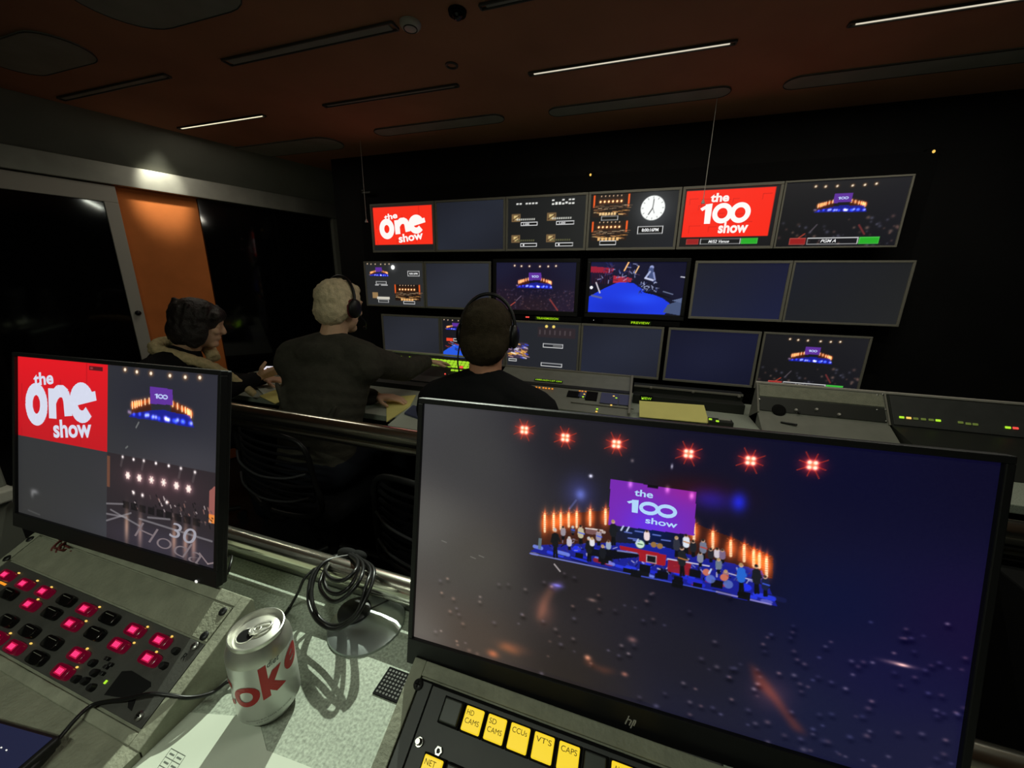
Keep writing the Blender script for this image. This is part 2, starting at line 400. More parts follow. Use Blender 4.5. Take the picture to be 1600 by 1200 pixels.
# door with black glass
dr = thing('door_1', None, None, tuple(wallpt(sd, FLOOR_B, 0))); dr['kind'] = 'structure'
w_ = 1.3; s0, s1 = sd - w_, sd
b = wallbox(s0, s1, 1.63, 1.722, .002, .04, bev=.003); wallbox(s1 - .062, s1, -.04, 1.63, .002, .04, b, bev=.003); wallbox(s0, s0 + .06, -.04, 1.63, .002, .04, b); wallbox(s0 + .06, s1 - .062, -.04, .06, .002, .04, b)
obj('door_frame', b, 'frame', dr)
obj('door_glass', wallbox(s0 + .06, s1 - .062, .06, 1.63, .012, .026), 'gloss', dr)
kn = B(); kp = wallpt(s1 - .03, .985, .05); kn.ell(kp, .016, sub=2); kn.tube([wallpt(s1 - .03, .985, .03), wallpt(s1 - .03, .985, .05)], .007)
obj('door_knob', kn, 'black', dr, smooth=40)

# ---- ceiling strips: slot, tube
def strip(x0, x1, y, lit, label, wdt=.022):
    t = thing('ceiling_strip_light', label, 'ceiling light', ((x0 + x1) / 2, y, CEIL), group='long slot lights in the brown ceiling')
    L = x1 - x0; b = B()
    # housing: shallow dark frame around the slot
    for yy in (-wdt / 2, wdt / 2): b.box(((x0 + x1) / 2, y + yy, CEIL - .004), (L + .04, .006, .008), bev=.002)
    for xx in (x0 - .02, x1 + .02): b.box((xx, y, CEIL - .004), (.006, wdt, .008), bev=.002)
    obj('slot_frame', b, 'plate', t)
    obj('diffuser', B().box(((x0 + x1) / 2, y, CEIL - .003), (L, wdt - .012, .005)), {0: 'ceilgrey', 1: 'strip', 2: 'strip2'}[lit], t)
    return t
strip(-2.618, -1.997, 1.765, 1, 'brightly lit short-looking slot light above the white door beam')
strip(-.496, .229, 1.765, 2, 'lit slot light in the middle of the ceiling above the screens')
strip(.598, 1.325, 1.765, 2, 'lit slot light at the top right corner of the ceiling')
strip(-1.561, -.863, 1.765, 0, 'unlit thin slot light left of the middle lit one')
strip(-1.649, -.893, 1.345, 0, 'wide unlit slot light left of the round white ceiling disc', .040)
strip(-2.778, -2.038, 1.345, 0, 'unlit slot light furthest left on the brown ceiling', .028)
strip(-.54, .19, 1.345, 0, 'unlit slot light at the top edge right of the small camera dome')
strip(.10, .80, .80, 1, 'lit slot light in the ceiling above the large monitor')
strip(-.9, -.2, -.55, 1, 'added unseen fill light, shaped as a slot light behind the desk with the soft drink can')  # unseen fixture made up to carry the rear fill
# ---- stadium-shaped grey insets (air vents)
def vent(x0, x1, y, wd, label):
    r = wd / 2; pts = [(x1 - r + r * math.cos(a), y + r * math.sin(a)) for a in np.linspace(-PI / 2, PI / 2, 14)] + [(x0 + r + r * math.cos(a), y + r * math.sin(a)) for a in np.linspace(PI / 2, 3 * PI / 2, 14)]
    t = thing('ceiling_vent', label, 'vent', ((x0 + x1) / 2, y, CEIL), group='rounded grey vents in the ceiling')
    obj('vent_panel', B().prism(pts, .012, Matrix.Translation((0, 0, CEIL - .006))), 'ceilgrey', t)
    ring = [Vector((p[0], p[1], CEIL - .006)) for p in pts]; obj('vent_rim', B().tube(ring + [ring[0]], .0022, 6), 'plate', t, smooth=60)
    return t
vent(-1.553, -.757, 2.13, .10, 'rounded grey ceiling vent above the left end of the screen wall')
vent(-.516, .307, 2.14, .10, 'rounded grey ceiling vent above the round clock screen')
vent(.509, 1.5, 2.14, .11, 'rounded grey ceiling vent above the right end of the screen wall')
vent(-2.75, -1.87, 2.19, .20, 'broad dark rounded vent at the far left corner of the ceiling')
vent(-2.62, -2.10, 1.09, .20, 'dark rounded vent at the left edge of the photo on the ceiling')
vent(-1.78, -1.20, .98, .30, 'large dark rounded vent at the top edge of the photo')
# ---- round disc, camera dome
t = thing('smoke_detector', 'round off-white disc on the ceiling beside the wide slot light', 'smoke detector', (-.82, 1.353, CEIL))
obj('detector_body', B().lathe([(0, -.018), (.018, -.018), (.03, -.014), (.036, -.006), (.036, 0)], (-.82, 1.353, CEIL), 28), 'dome', t, smooth=40)
obj('detector_ring', B().tube([(-.82 + .022 * math.cos(a), 1.353 + .022 * math.sin(a), CEIL - .017) for a in np.linspace(0, 2 * PI, 25)], .0022, 6), 'plate', t, smooth=60)
t = thing('ceiling_spotlight', 'tiny dark recessed spotlight in the ceiling near the thin unlit slot light', 'spotlight', (-.80, 1.62, CEIL))
obj('spot_trim', B().lathe([(.026, 0), (.026, -.004), (.020, -.006), (.017, -.004), (.017, 0)], (-.80, 1.62, CEIL), 28), 'plate', t, smooth=40)
t = thing('dome_camera', 'small black ceiling camera dome right of the off-white disc', 'camera', (-.64, 1.345, CEIL))
obj('dome_base', B().lathe([(0, -.010), (.028, -.010), (.030, 0)], (-.64, 1.345, CEIL), 24), 'matte', t, smooth=40)
obj('dome_glass', B().ell((-.64, 1.345, CEIL - .010), (.018, .018, .016)), 'gloss', t, smooth=60)
# ---- pull cords
for (x, z1, lab) in ((-1.722, 1.575, 'thin pale cord with a cone end hanging left of the screens'), (.263, 1.60, 'thin pale cord hanging in front of the red 100 show screen')):
    t = thing('pull_cord', lab, 'cord', (x, 2.2, CEIL), group='cords hanging from the ceiling')
    obj('cord', B().tube([(x, 2.2, CEIL - .003), (x, 2.2, z1 + .02)], .0014, 6), 'dome', t)
    obj('cord_weight', B().lathe([(0, .02), (.003, .018), (.010, 0), (0, 0)], (x, 2.2, z1), 12), 'dome', t)
# ---- small lamps on the black wall
for (x, z, lab) in ((-.327, 1.824, 'small yellow-green status light on the black wall over the quad screen'), (1.23, 1.822, 'small yellow-green status light at the far right of the black wall')):
    t = thing('status_light', lab, 'indicator light', (x, 2.45, z), group='status lights on the black wall')
    obj('light_box', B().box((x, 2.455, z), (.05, .03, .03), bev=.003), 'matte', t)
    obj('light_lens', B().ell((x, 2.438, z), (.006, .004, .007), sub=2), 'amber', t)
t = thing('wall_bracket', 'small metal bracket at the top left corner of the screen wall', 'bracket', (-1.885, 2.46, 1.8))
obj('bracket_arm', B().box((-1.86, 2.42, 1.80), (.07, .05, .015), bev=.003), 'consoledark', t)
obj('bracket_screw', B().ell((-1.885, 2.39, 1.812), .006, sub=2), 'steel', t)

# ================================================================== SCREENS
def word100(p, u0, v0, u1, v1, c, th=.115):
    """the figure 100 in a round heavy face, fitted into a box"""
    W_, H_ = u1 - u0, v1 - v0; X = lambda a, b_: (u0 + a * W_, v0 + b_ * H_)
    p.tri([X(.0, .23), X(.135, .04), X(.155, .20), X(.045, .36)], c); p.tri([X(.10, .04), X(.235, .0), X(.235, 1.0), X(.115, 1.0)], c)
    for cu in (.455, .80):
        ru = .20; asp = 1.0; n = 40; iu = ru - th; vo, vi = .5, .5 - th * W_ * p.W / (H_ * p.H)
        for k in range(n):
            a, b_ = 2 * PI * k / n, 2 * PI * (k + 1) / n
            p.tri([X(cu + ru * math.cos(a), .5 + vo * math.sin(a)), X(cu + ru * math.cos(b_), .5 + vo * math.sin(b_)), X(cu + iu * math.cos(b_), .5 + vi * math.sin(b_)), X(cu + iu * math.cos(a), .5 + vi * math.sin(a))], c)
class Mon: pass
def pose(c, yaw, tilt, roll): return Matrix.Rotation(yaw, 3, 'Z') @ Matrix.Rotation(tilt, 3, 'X') @ Matrix.Rotation(roll, 3, 'Y'), Vector(c)
BIGW, BIGH = .527, .296; BR_, BC = pose((.034, .354, .918), .019, -.199, -.014)
LW, LH = .468, .272; LR_, LC = pose((-.760, .314, .938), .02, -.212, -.014)
def uvof(px, py, R, c, W, H):
    p = onplane(px, py, c, R @ Vector((0, -1, 0))); l = R.transposed() @ (p - c); return l.x / W + .5, .5 - l.z / H
def ub(px, py): return uvof(px, py, BR_, BC, BIGW, BIGH)

LAMPS = [ub(*p) for p in ((819, 672), (883, 684), (963, 694), (1076, 709), (1173, 720), (1270, 727))]
PURP = [ub(*p) for p in ((954, 749), (1088, 769), (1085, 837), (951, 820))]
TTHE = (ub(992, 764), ub(1020, 779)); T100 = (ub(980, 779), ub(1057, 812)); TSHOW = (ub(1009, 808), ub(1058, 826))
BARS = [(ub(a, b), ub(a, c)) for a, b, c in ((851, 804, 831), (865, 804, 829), (876, 803, 827), (888.5, 803, 823), (901, 801, 824), (922, 798, 821), (946, 797, 819), (1084.6, 820, 843), (1114, 832, 856), (1142, 846, 869), (1163, 853, 877), (1178, 861, 885), (1187, 866, 887), (1198, 872, 901))]
STAGE = [ub(*p) for p in ((828, 862), (845, 852), (900, 850), (960, 848), (1030, 852), (1080, 868), (1140, 880), (1190, 892), (1215, 948), (1150, 935), (1060, 912), (950, 888), (880, 874))]
BACKL = [ub(*p) for p in ((846, 806), (955, 797), (955, 850), (846, 862))]
BACKR = [ub(*p) for p in ((1075, 812), (1105, 826), (1150, 842), (1208, 870), (1208, 905), (1150, 890), (1075, 870))]
PEOPLE = [ub(*p) for p in ((866, 850), (884, 845), (905, 848), (921, 852), (938, 850), (957, 838), (1011, 842), (1055, 848), (1069, 850), (1072, 845), (1098, 857), (1094, 872), (1117, 874), (1126, 866), (1158, 893), (1180, 895), (1196, 907), (975, 842), (1040, 850), (1135, 875))]

def stage(p, T=(0, 0, 1, 1), det=2, dim=1.0, words=True):
    u0, v0, su, sv = T
    X = lambda q: (u0 + q[0] * su, v0 + q[1] * sv)
    r_ = np.random.default_rng(3)
    m = 1.0 if det == 2 else 1.5
    # warm haze behind the bar lights
    for PL in (BACKL, BACKR): p.poly([X(q) for q in PL], (70, 26, 12), .75)
    # stage floor
    p.poly([X(q) for q in STAGE], (24, 30, 150), .92)
    c0 = X(STAGE[0]); c1 = X(STAGE[8])
    if det == 2:
        for k in range(30):
            t = r_.random(); q = r_.random()
            a = (STAGE[0][0] + (STAGE[8][0] - STAGE[0][0]) * t, STAGE[0][1] - .005 + (STAGE[8][1] - STAGE[0][1]) * t - .035 * q)
            L = .01 + .025 * r_.random(); A = X(a); Bq = X((a[0] + L, a[1] + L * .12))
            p.line(*A, *Bq, .004 + .005 * r_.random(), [(40, 60, 235), (20, 24, 70), (120, 140, 240), (8, 8, 20), (30, 40, 210), (150, 24, 30)][r_.integers(6)], .85)
        for cx, cy in ((900, 858), (930, 862), (1010, 884), (1060, 894), (1110, 906), (1165, 918)): A = X(ub(cx, cy)); p.disc(*A, .010, (30, 50, 240), .9, .012)
        for cx, cy in ((835, 866), (1198, 940)): A = X(ub(cx, cy)); p.disc(*A, .010, (150, 150, 235), .5, .006)
        # big drum
        # keyboard, desks, floor wedges
        A = X(ub(927, 828)); C = X(ub(944, 832)); p.line(*A, *C, .006, (190, 175, 170), .9)
        for cx, cy in ((950, 872), (905, 868), (1008, 896), (1030, 900), (1060, 905), (1090, 915), (1160, 930), (980, 892)):
            A = X(ub(cx, cy)); p.rect(A[0] - .008, A[1] - .008, A[0] + .008, A[1] + .010, (8, 8, 12), .95)
        # front lip of the stage
        A = X(ub(828, 865)); C = X(ub(950, 890)); p.line(*A, *C, .0025, (120, 130, 220), .9)
        A = X(ub(950, 890)); C = X(ub(1120, 925)); p.line(*A, *C, .002, (70, 90, 230), .9)
        A = X(ub(1120, 925)); C = X(ub(1205, 945)); p.line(*A, *C, .003, (160, 150, 210), .8)
        # loudspeaker at the left
        A = X(ub(843, 850)); p.rect(A[0] - .003, A[1] - .022, A[0] + .004, A[1] + .02, (95, 115, 125), .9)
    else:
        for k in range(26):
            t = r_.random(); q = r_.random(); a = (STAGE[0][0] + (STAGE[8][0] - STAGE[0][0]) * t, STAGE[0][1] - .03 + (STAGE[8][1] - STAGE[0][1]) * t - .02 * q)
            A = X(a); p.blob(*A, .009 * su, .018 * sv, [(60, 90, 255), (200, 210, 255), (40, 60, 200), (120, 90, 120)][r_.integers(4)], .8 * dim)
    # bar lights
    for a, c in BARS:
        A = X(a); C = X(c); mid = ((A[0] + C[0]) / 2, (A[1] + C[1]) / 2)
        hh = abs(C[1] - A[1]) / 2
        p.blob(*mid, .0085 * su * m, hh * 1.15, (255, 120, 40), .85 * dim)
        p.line(A[0], A[1], C[0], C[1], (.0046 if det == 2 else .007) * su, (255, 226, 180) if det == 2 else (255, 225, 175), 1.0)
        if det == 2:
            p.blob(*A, .0022, .020, (255, 90, 30), .6); p.line(A[0] - .006, A[1] - .008, A[0] + .006, A[1] + .008, .0011, (255, 120, 60), .6); p.line(A[0] + .006, A[1] - .008, A[0] - .006, A[1] + .008, .0011, (255, 120, 60), .6)
            for k in range(9):
                yy = mid[1] - hh + 2 * hh * k / 8; p.line(mid[0] - .009, yy, mid[0] + .009, yy + .001, .0009, (190, 60, 16), .55)
    # purple backdrop with the show's words
    if det == 2:
        p.poly([X(q) for q in PURP], (118, 40, 176)); pu = X(PURP[3]); p.blob(pu[0] + .075, pu[1] - .02, .05, .07, (-20, 10, 60), .8); pu = X(PURP[1]); p.blob(*pu, .07, .05, (40, -6, -30), .7)
        for q in ((985, 757), (1043, 765), (1081, 775)): A = X(ub(*q)); p.blob(*A, .004, .012, (120, 90, 90), .9)
        A = X(ub(1020, 762)); p.rect(A[0] - .010, A[1] - .008, A[0] + .010, A[1] + .002, (10, 8, 14))
    else: p.poly([X(q) for q in PURP], (98, 50, 160), .95)
    if words:
        W_ = (176, 214, 250) if det == 2 else (190, 205, 250)
        for s, bx, bd in (('the', TTHE, .02), ('100', T100, .035), ('show', TSHOW, .02)):
            if det < 2 and s != '100': continue
            A = X(bx[0]); C = X(bx[1])
            if s == '100': word100(p, A[0], A[1], C[0], C[1], W_, .075)
            else: p.text(s, A[0], A[1], C[0], C[1], W_, bd)
    # the six clusters of lamps
    for q in LAMPS:
        A = X(q)
        if det == 2:
            p.blob(*A, .016, .026, (190, 26, 8), .95)
            for k in range(8):
                an = k * PI / 4 + .3; L = .021 + .004 * (k % 2); p.line(*A, A[0] + L * math.cos(an), A[1] + L * 1.78 * math.sin(an), .0013, (235, 60, 30), .7)
            for dx in (-1, 1):
                for dy in (-1, 1): p.blob(A[0] + dx * .0045, A[1] + dy * .0078, .0042, .0072, (255, 190, 140), 1.0); 
            for dx in (-1, 1):
                for dy in (-1, 1): p.disc(A[0] + dx * .0045, A[1] + dy * .0078, .0028, (255, 250, 225))
        else:
            p.blob(*A, .016 * su, .026 * sv, (150, 90, 30), .8); p.disc(*A, .009 * su, (255, 240, 215), 1.0, .016 * sv)
    # performers
    if det == 2:
        q_ = lambda a, b_: X(ub(800 + a / 3.636, 720 + b_ / 3.636))
        for k in range(150):   # stands, cables, glints of instruments
            t = r_.random(); a = 200 + 1230 * t; b_ = 415 + 210 * t + 110 * r_.random() * (.35 + .65 * (1 - abs(t - .5)))
            A = q_(a, b_); c = [(170, 175, 215), (60, 70, 160), (40, 34, 50), (120, 90, 90), (10, 10, 18), (10, 10, 18), (225, 220, 235), (90, 50, 60)][r_.integers(8)]
            an = r_.random() * PI; L = .003 + .006 * r_.random(); p.line(A[0], A[1], A[0] + L * math.cos(an), A[1] + 1.7 * L * math.sin(an), .0011 + .0016 * r_.random(), c, .75)
        # grand piano, drum riser, boxes
        p.poly([q_(*v) for v in ((498, 500), (560, 505), (640, 515), (722, 525), (715, 550), (640, 555), (590, 560), (500, 555))], (6, 6, 14), .95); p.line(*q_(600, 512), *q_(725, 528), .003, (150, 160, 230), .8)
        p.poly([q_(*v) for v in ((612, 482), (875, 535), (870, 598), (720, 570), (722, 528), (614, 505))], (165, 22, 30), .95); p.poly([q_(*v) for v in ((765, 535), (820, 545), (818, 585), (765, 575))], (20, 18, 24)); 
        for v in (((765, 535), (820, 545)), ((765, 575), (818, 585)), ((765, 535), (765, 575)), ((820, 545), (818, 585))): p.line(*q_(*v[0]), *q_(*v[1]), .0014, (200, 190, 200))
        p.poly([q_(*v) for v in ((886, 562), (1018, 580), (1012, 655), (884, 628))], (150, 24, 32), .9); p.line(*q_(884, 558), *q_(1120, 600), .0022, (220, 215, 230)); p.line(*q_(1230, 640), *q_(1400, 690), .002, (210, 205, 220), .9)
        p.poly([q_(*v) for v in ((418, 385), (512, 395), (508, 425), (420, 415))], (120, 84, 84), .95); p.line(*q_(418, 384), *q_(514, 396), .0022, (225, 215, 210))
        for a, b_ in ((470, 520), (520, 560), (705, 640), (755, 610), (855, 650), (940, 700), (1040, 640), (1165, 700), (1320, 765)): A = q_(a, b_); p.rect(A[0] - .010, A[1] - .012, A[0] + .010, A[1] + .014, (7, 7, 12), .95)
        # kit: drums and cymbals
        A = q_(728, 475); p.disc(*A, .0092, (60, 80, 110)); p.disc(*A, .0078, (205, 232, 205)); p.line(A[0] - .004, A[1], A[0] + .004, A[1], .0022, (70, 120, 90))
        for a, b_, w2 in ((660, 440, 50), (700, 400, 44), (640, 405, 40), (800, 420, 44), (850, 450, 50), (690, 452, 34), (770, 470, 34), (815, 470, 34), (835, 486, 30)): p.line(*q_(a, b_), *q_(a + w2, b_ + 7), .0022, (110, 130, 225), .9)
        for a, b_, w2, w3 in ((805, 478, 16, 14), (840, 486, 15, 14)): A = q_(a, b_); p.disc(*A, .0055, (150, 110, 60))
        FG = [(245, 385, 550, (18, 18, 22)), (290, 375, 445, (150, 140, 150)), (325, 435, 505, (190, 185, 200)), (345, 375, 420, (60, 55, 70)), (390, 368, 472, (190, 180, 150)), (437, 435, 572, (22, 22, 26)), (455, 440, 500, (225, 222, 228)), (492, 395, 480, (150, 140, 160)), (515, 480, 590, (20, 22, 30)), (548, 455, 520, (150, 165, 190)), (575, 338, 480, (22, 24, 30)),
              (766, 396, 475, (235, 215, 220)), (935, 432, 545, (46, 48, 62)), (990, 420, 525, (220, 226, 238)), (1030, 455, 545, (28, 30, 38)), (1086, 448, 560, (112, 118, 140)), (1070, 522, 600, (130, 134, 150)), (966, 488, 655, (26, 30, 36)), (1130, 500, 575, (36, 34, 42)), (1166, 498, 572, (205, 195, 205)), (1196, 505, 580, (120, 100, 130)), (1175, 558, 640, (105, 118, 135)),
              (1215, 625, 690, (150, 110, 120)), (1303, 585, 745, (36, 100, 205)), (1390, 592, 755, (24, 26, 34)), (1440, 655, 770, (24, 30, 60))]
        for a, y0, y1, c in FG:
            h = y1 - y0; w2 = .0052 + h * .00002; T_ = lambda dx, f: q_(a + dx * h, y0 + f * h)
            p.line(*T_(-.04, .98), *T_(-.02, .55), w2 * .55, (10, 10, 16)); p.line(*T_(.06, .98), *T_(.02, .55), w2 * .55, (12, 12, 18))
            p.line(*T_(0, .26), *T_(0, .56), w2 * 1.55, c); p.line(*T_(-.06, .24), *T_(.06, .24), w2 * .9, c)
            p.line(*T_(.08, .26), *T_(.16, .44), w2 * .5, c); p.line(*T_(-.08, .26), *T_(-.13, .46), w2 * .5, c)
            p.disc(*T_(0, .07), .0026 + h * .0000065, (205, 165, 140)); p.disc(*T_(-.01, .035), .0020 + h * .0000065, [(70, 50, 40), (190, 190, 190), (40, 30, 26), (170, 140, 90)][int(a) % 4])
            if int(a) % 3 == 0: p.line(*T_(-.12, .38), *T_(.20, .48), .0022, [(190, 120, 60), (180, 60, 50), (60, 90, 220)][int(a) % 7 % 3])
        for a, b_ in ((1105, 635), (1205, 665)): A = q_(a, b_); p.disc(*A, .0065, (196, 110, 90)); p.disc(A[0] + .008, A[1] + .02, .008, (96, 120, 190), .8)
        for a, b_ in ((620, 395), (652, 400), (705, 470), (1120, 640)): p.line(*q_(a, b_), *q_(a + 12, b_ - 22), .003, (190, 205, 235))

WALLY = 2.30
def monitor_at(x0, x1, z0, z1, label, pic=None, res=(16, 9), bg=(30, 33, 42), bez='bezel', bw=.013, chin=0.0, group='screens of the monitor wall', y=WALLY, blank=False):
    t = thing('wall_monitor', label, 'monitor', ((x0 + x1) / 2, y + .05, (z0 + z1) / 2), group=group)
    W, H = x1 - x0, z1 - z0; b = B(); cx = (x0 + x1) / 2; cz = (z0 + z1) / 2
    b.box((cx, y + .032, cz), (W, .05, H), bev=.003)
    obj('housing', b, 'bezeldark', t)
    b = B()
    for (c, s) in (((cx, y + .002, z1 - bw / 2), (W, .012, bw)), ((cx, y + .002, z0 + bw / 2 + chin / 2), (W, .012, bw + chin)), ((x0 + bw / 2, y + .002, cz), (bw, .012, H - 2 * bw)), ((x1 - bw / 2, y + .002, cz), (bw, .012, H - 2 * bw))): b.box(c, s, bev=.0015)
    obj('bezel', b, bez, t)
    obj('mount', B().box((cx, y + .11, cz), (.12, .12, .12)), 'matte', t)
    w_, h_ = W - 2 * bw, H - 2 * bw - chin
    p = Pic(*res, bg=bg, W=w_, H=h_)
    if pic: pic(p)
    sc_ = p.build('screen', t, w_, h_, y=y + .003 - (y + .05), cz=chin / 2)
    return t
def vig(p, c0, c1, c2, c3):      # four corner colours of an idle backlit panel
    u, v = p.u[..., None], p.v[..., None]; A = [np.array(c) / 255. for c in (c0, c1, c2, c3)]
    p.a = (A[0] * (1 - u) + A[1] * u) * (1 - v) + (A[2] * (1 - u) + A[3] * u) * v
def dim_blank(a=(38, 42, 52), b=(30, 32, 40)):
    def f(p): vig(p, b, a, a, b); p.blob(.5, .5, .4, .4, (8, 9, 12), .5)
    return f
def one_show(p, u0=0., v0=0., u1=1., v1=1., dark=0):
    W_ = u1 - u0; H_ = v1 - v0; X = lambda u, v: (u0 + u * W_, v0 + v * H_)
    base = (250, 48, 28) if not dark else (226, 24, 34)
    p.rect(u0, v0, u1, v1, base)
    msk = ((p.u > u0) & (p.u < u1) & (p.v > v0) & (p.v < v1))
    if dark: g = np.clip((p.v - v0) / H_, 0, 1) * msk; p.mix(g * .45, (150, 20, 30)); 
    r_ = np.random.default_rng(5)
    for k in range(9):   # block edges behind the words
        a, b_ = r_.random() * .9, r_.random() * .9; L = .08 + .14 * r_.random(); dk = (205, 30, 22) if not dark else (180, 20, 30)
        if r_.random() > .5: p.line(*X(a, b_), *X(min(a + L, 1), b_), .010 * W_, dk, .6); p.line(*X(a, b_), *X(a, min(b_ + L, 1)), .010 * W_, dk, .6)
        else: p.line(*X(a, b_), *X(a, min(1, b_ + L * 1.5)), .012 * W_, dk, .6)
    wc = (255, 250, 245) if not dark else (214, 218, 236)
    def T(s, a, b_, c, d, bd, rot): A = X(a, b_); C = X(c, d); p.text(s, A[0], A[1], C[0], C[1], wc, bd, 0, rot)
    th = .085 * W_
    def ring(cu, cv, ru, rv, a0, a1, n=26, th_=th): strokes.append(([X(cu + ru * math.cos(t), cv + rv * math.sin(t)) for t in np.linspace(a0, a1, n)], th_))
    strokes = []
    ring(.225, .575, .088, .190, 0, 2 * PI, 36)                       # O
    strokes.append(([X(.405, .37), X(.415, .70)], th)); strokes.append(([X(.415, .50), X(.44, .43), X(.48, .375), X(.525, .37), X(.56, .40), X(.575, .46), X(.59, .64)], th))  # n
    strokes.append(([X(.645, .475), X(.875, .375)], th * .75)); ring(.735, .475, .088, .165, -.45 + 2 * PI, .70, 26)                                             # e
    for ps, t_ in strokes: stroke(p, ps, t_, wc)
    T('the', .19, .165, .42, .325, .03, .14)
    T('show', .42, .69, .84, .91, .03, .12)
def stroke(p, ps, th, c):
    """thick polyline as lettering geometry on the picture"""
    asp = p.W / p.H; P_ = [np.array((a, b / asp)) for a, b in ps]; n = len(P_)
    for i in range(n - 1):
        d = P_[i + 1] - P_[i]; L = np.hypot(*d)
        if L < 1e-9: continue
        nn = np.array((-d[1], d[0])) / L * th / 2; e = d / L * th * .12
        q = [P_[i] + nn - e, P_[i + 1] + nn + e, P_[i + 1] - nn + e, P_[i] - nn - e]
        p.tri([(a, b * asp) for a, b in q], c)
def hundred_show(p):
    vig(p, (24, 24, 24), (30, 30, 32), (22, 22, 22), (22, 22, 24))
    p.rect(.015, .03, .96, .83, (250, 42, 24))
    r_ = np.random.default_rng(8)
    for k in range(16):
        a, b_ = .05 + r_.random() * .8, .06 + r_.random() * .6; L = .05 + .1 * r_.random()
        p.line(a, b_, a + L, b_, .006, (190, 26, 20), .7); p.line(a, b_, a, b_ + L, .006, (190, 26, 20), .7)
    p.text('the', .29, .085, .49, .235, (255, 245, 240), .035); word100(p, .19, .255, .74, .60, (255, 252, 248), .10); p.text('show', .42, .58, .74, .77, (255, 245, 240), .035)
    p.rect(.08, .86, .22, .96, (150, 30, 30)); p.frame(.08, .86, .22, .96, (190, 90, 80), .004); p.frame(.24, .86, .68, .96, (225, 225, 225), .005)
    p.text('M/S2 Venue', .33, .885, .56, .935, (235, 235, 235), .02, .3); p.rect(.69, .86, .86, .96, (40, 170, 40)); p.frame(.69, .86, .86, .96, (90, 210, 90), .004)
def audience(p, n, v0, al=1., seed=2, sz=1.):
    r_ = np.random.default_rng(seed)
    for k in range(n):
        u, v = r_.random(), v0 + (1 - v0) * r_.random(); q = r_.random()
        c = [(70, 46, 38), (60, 60, 74), (92, 62, 46), (44, 42, 52), (120, 90, 74)][r_.integers(5)]
        p.blob(u, v, (.004 + .006 * q) * sz, (.007 + .008 * q) * sz, c, al * (.4 + .5 * r_.random()))
def pgm(p):
    vig(p, (24, 24, 27), (30, 30, 34), (18, 18, 20), (22, 22, 28)); stage(p, (.03, .02, .94, .86), 1)
    audience(p, 60, .55, .8, 4, 1.6); p.line(.33, .66, .28, .78, .012, (110, 100, 110), .6); p.line(.24, .80, .18, .88, .012, (190, 70, 50), .8); p.line(.68, .68, .74, .82, .014, (130, 50, 50), .8)
    p.rect(.12, .865, .26, .965, (150, 30, 30)); p.frame(.12, .865, .26, .965, (190, 90, 80), .004); p.frame(.275, .865, .70, .965, (225, 225, 225), .005)
    p.text('PGM A', .39, .89, .52, .94, (235, 235, 235), .02, .3); p.rect(.71, .865, .87, .965, (40, 170, 40)); p.frame(.71, .865, .87, .965, (90, 210, 90), .004)
def pgm2(p):
    pgm(p)
def orch(p, u0, v0, u1, v1, k=1.):
    W_, H_ = u1 - u0, v1 - v0; X = lambda u, v: (u0 + u * W_, v0 + v * H_)
    p.rect(u0, v0, u1, v1, (34, 22, 16)); p.rect(u0, v0, u0 + W_ * .05, v0 + H_ * .55, (235, 90, 30)); p.rect(u1 - W_ * .05, v0, u1, v0 + H_ * .55, (235, 90, 30))
    for i in range(6):
        A = X(.2 + i * .115, .3); p.disc(*A, .022 * W_, (255, 225, 180), 1., .045 * H_); p.blob(*A, .05 * W_, .09 * H_, (150, 80, 30), .8)
        A = X(.22 + i * .11, .05); p.disc(*A, .015 * W_, (240, 200, 160), 1., .03 * H_)
    r_ = np.random.default_rng(11)
    for i in range(40):
        a = X(r_.random(), .45 + .25 * r_.random()); p.line(*a, a[0] + .1 * W_, a[1], .012 * W_, [(170, 120, 80), (40, 30, 26), (220, 190, 150)][r_.integers(3)], .8)
    for i in range(26):
        a = X(r_.random() * .9, .68 + .28 * r_.random()); p.line(*a, a[0] + .12 * W_, a[1] + .02 * H_, .016 * W_, [(215, 150, 80), (245, 210, 150), (120, 80, 50)][r_.integers(3)], .8)
def quad(p):
    vig(p, (26, 27, 27), (30, 31, 31), (26, 27, 27), (30, 31, 31))
    for i in range(2):
        for j in range(2):
            u0 = .05 + .47 * i; v0 = .30 + .42 * j
            p.rect(u0, v0, u0 + .12, v0 + .15, (120, 96, 64)); p.rect(u0 + .03, v0 + .03, u0 + .09, v0 + .12, (215, 190, 130)); p.line(u0 + .02, v0 + .12, u0 + .1, v0 + .04, .015, (60, 40, 26), .8)
            for k in range(9): p.rect(u0 + .07 + .028 * k, v0 + .095, u0 + .09 + .028 * k, v0 + .13, (205, 205, 195) if j == 0 else (90, 90, 60), .9)
            p.rect(u0 + .125, v0 + .165, u0 + .35, v0 + .235, (12, 12, 12)); p.frame(u0 + .125, v0 + .165, u0 + .35, v0 + .235, (235, 235, 235), .007); p.text('1:00' if j == 0 else '1', u0 + .16, v0 + .185, u0 + (.24 if j == 0 else .18), v0 + .22, (230, 230, 230), .02)
    for k in range(7): p.rect(.11 + .042 * k, .09, .14 + .042 * k, .12, (230, 230, 225)) if k != 2 else None
    for k in range(7):
        p.rect(.58 + .042 * k, .05 if k in (0, 3, 5, 6) else .10, .61 + .042 * k, .08 if k in (0, 3, 5, 6) else .14, (230, 230, 225)); p.rect(.58 + .042 * k, .12, .61 + .042 * k, .15, (235, 235, 228)) if k != 4 else None
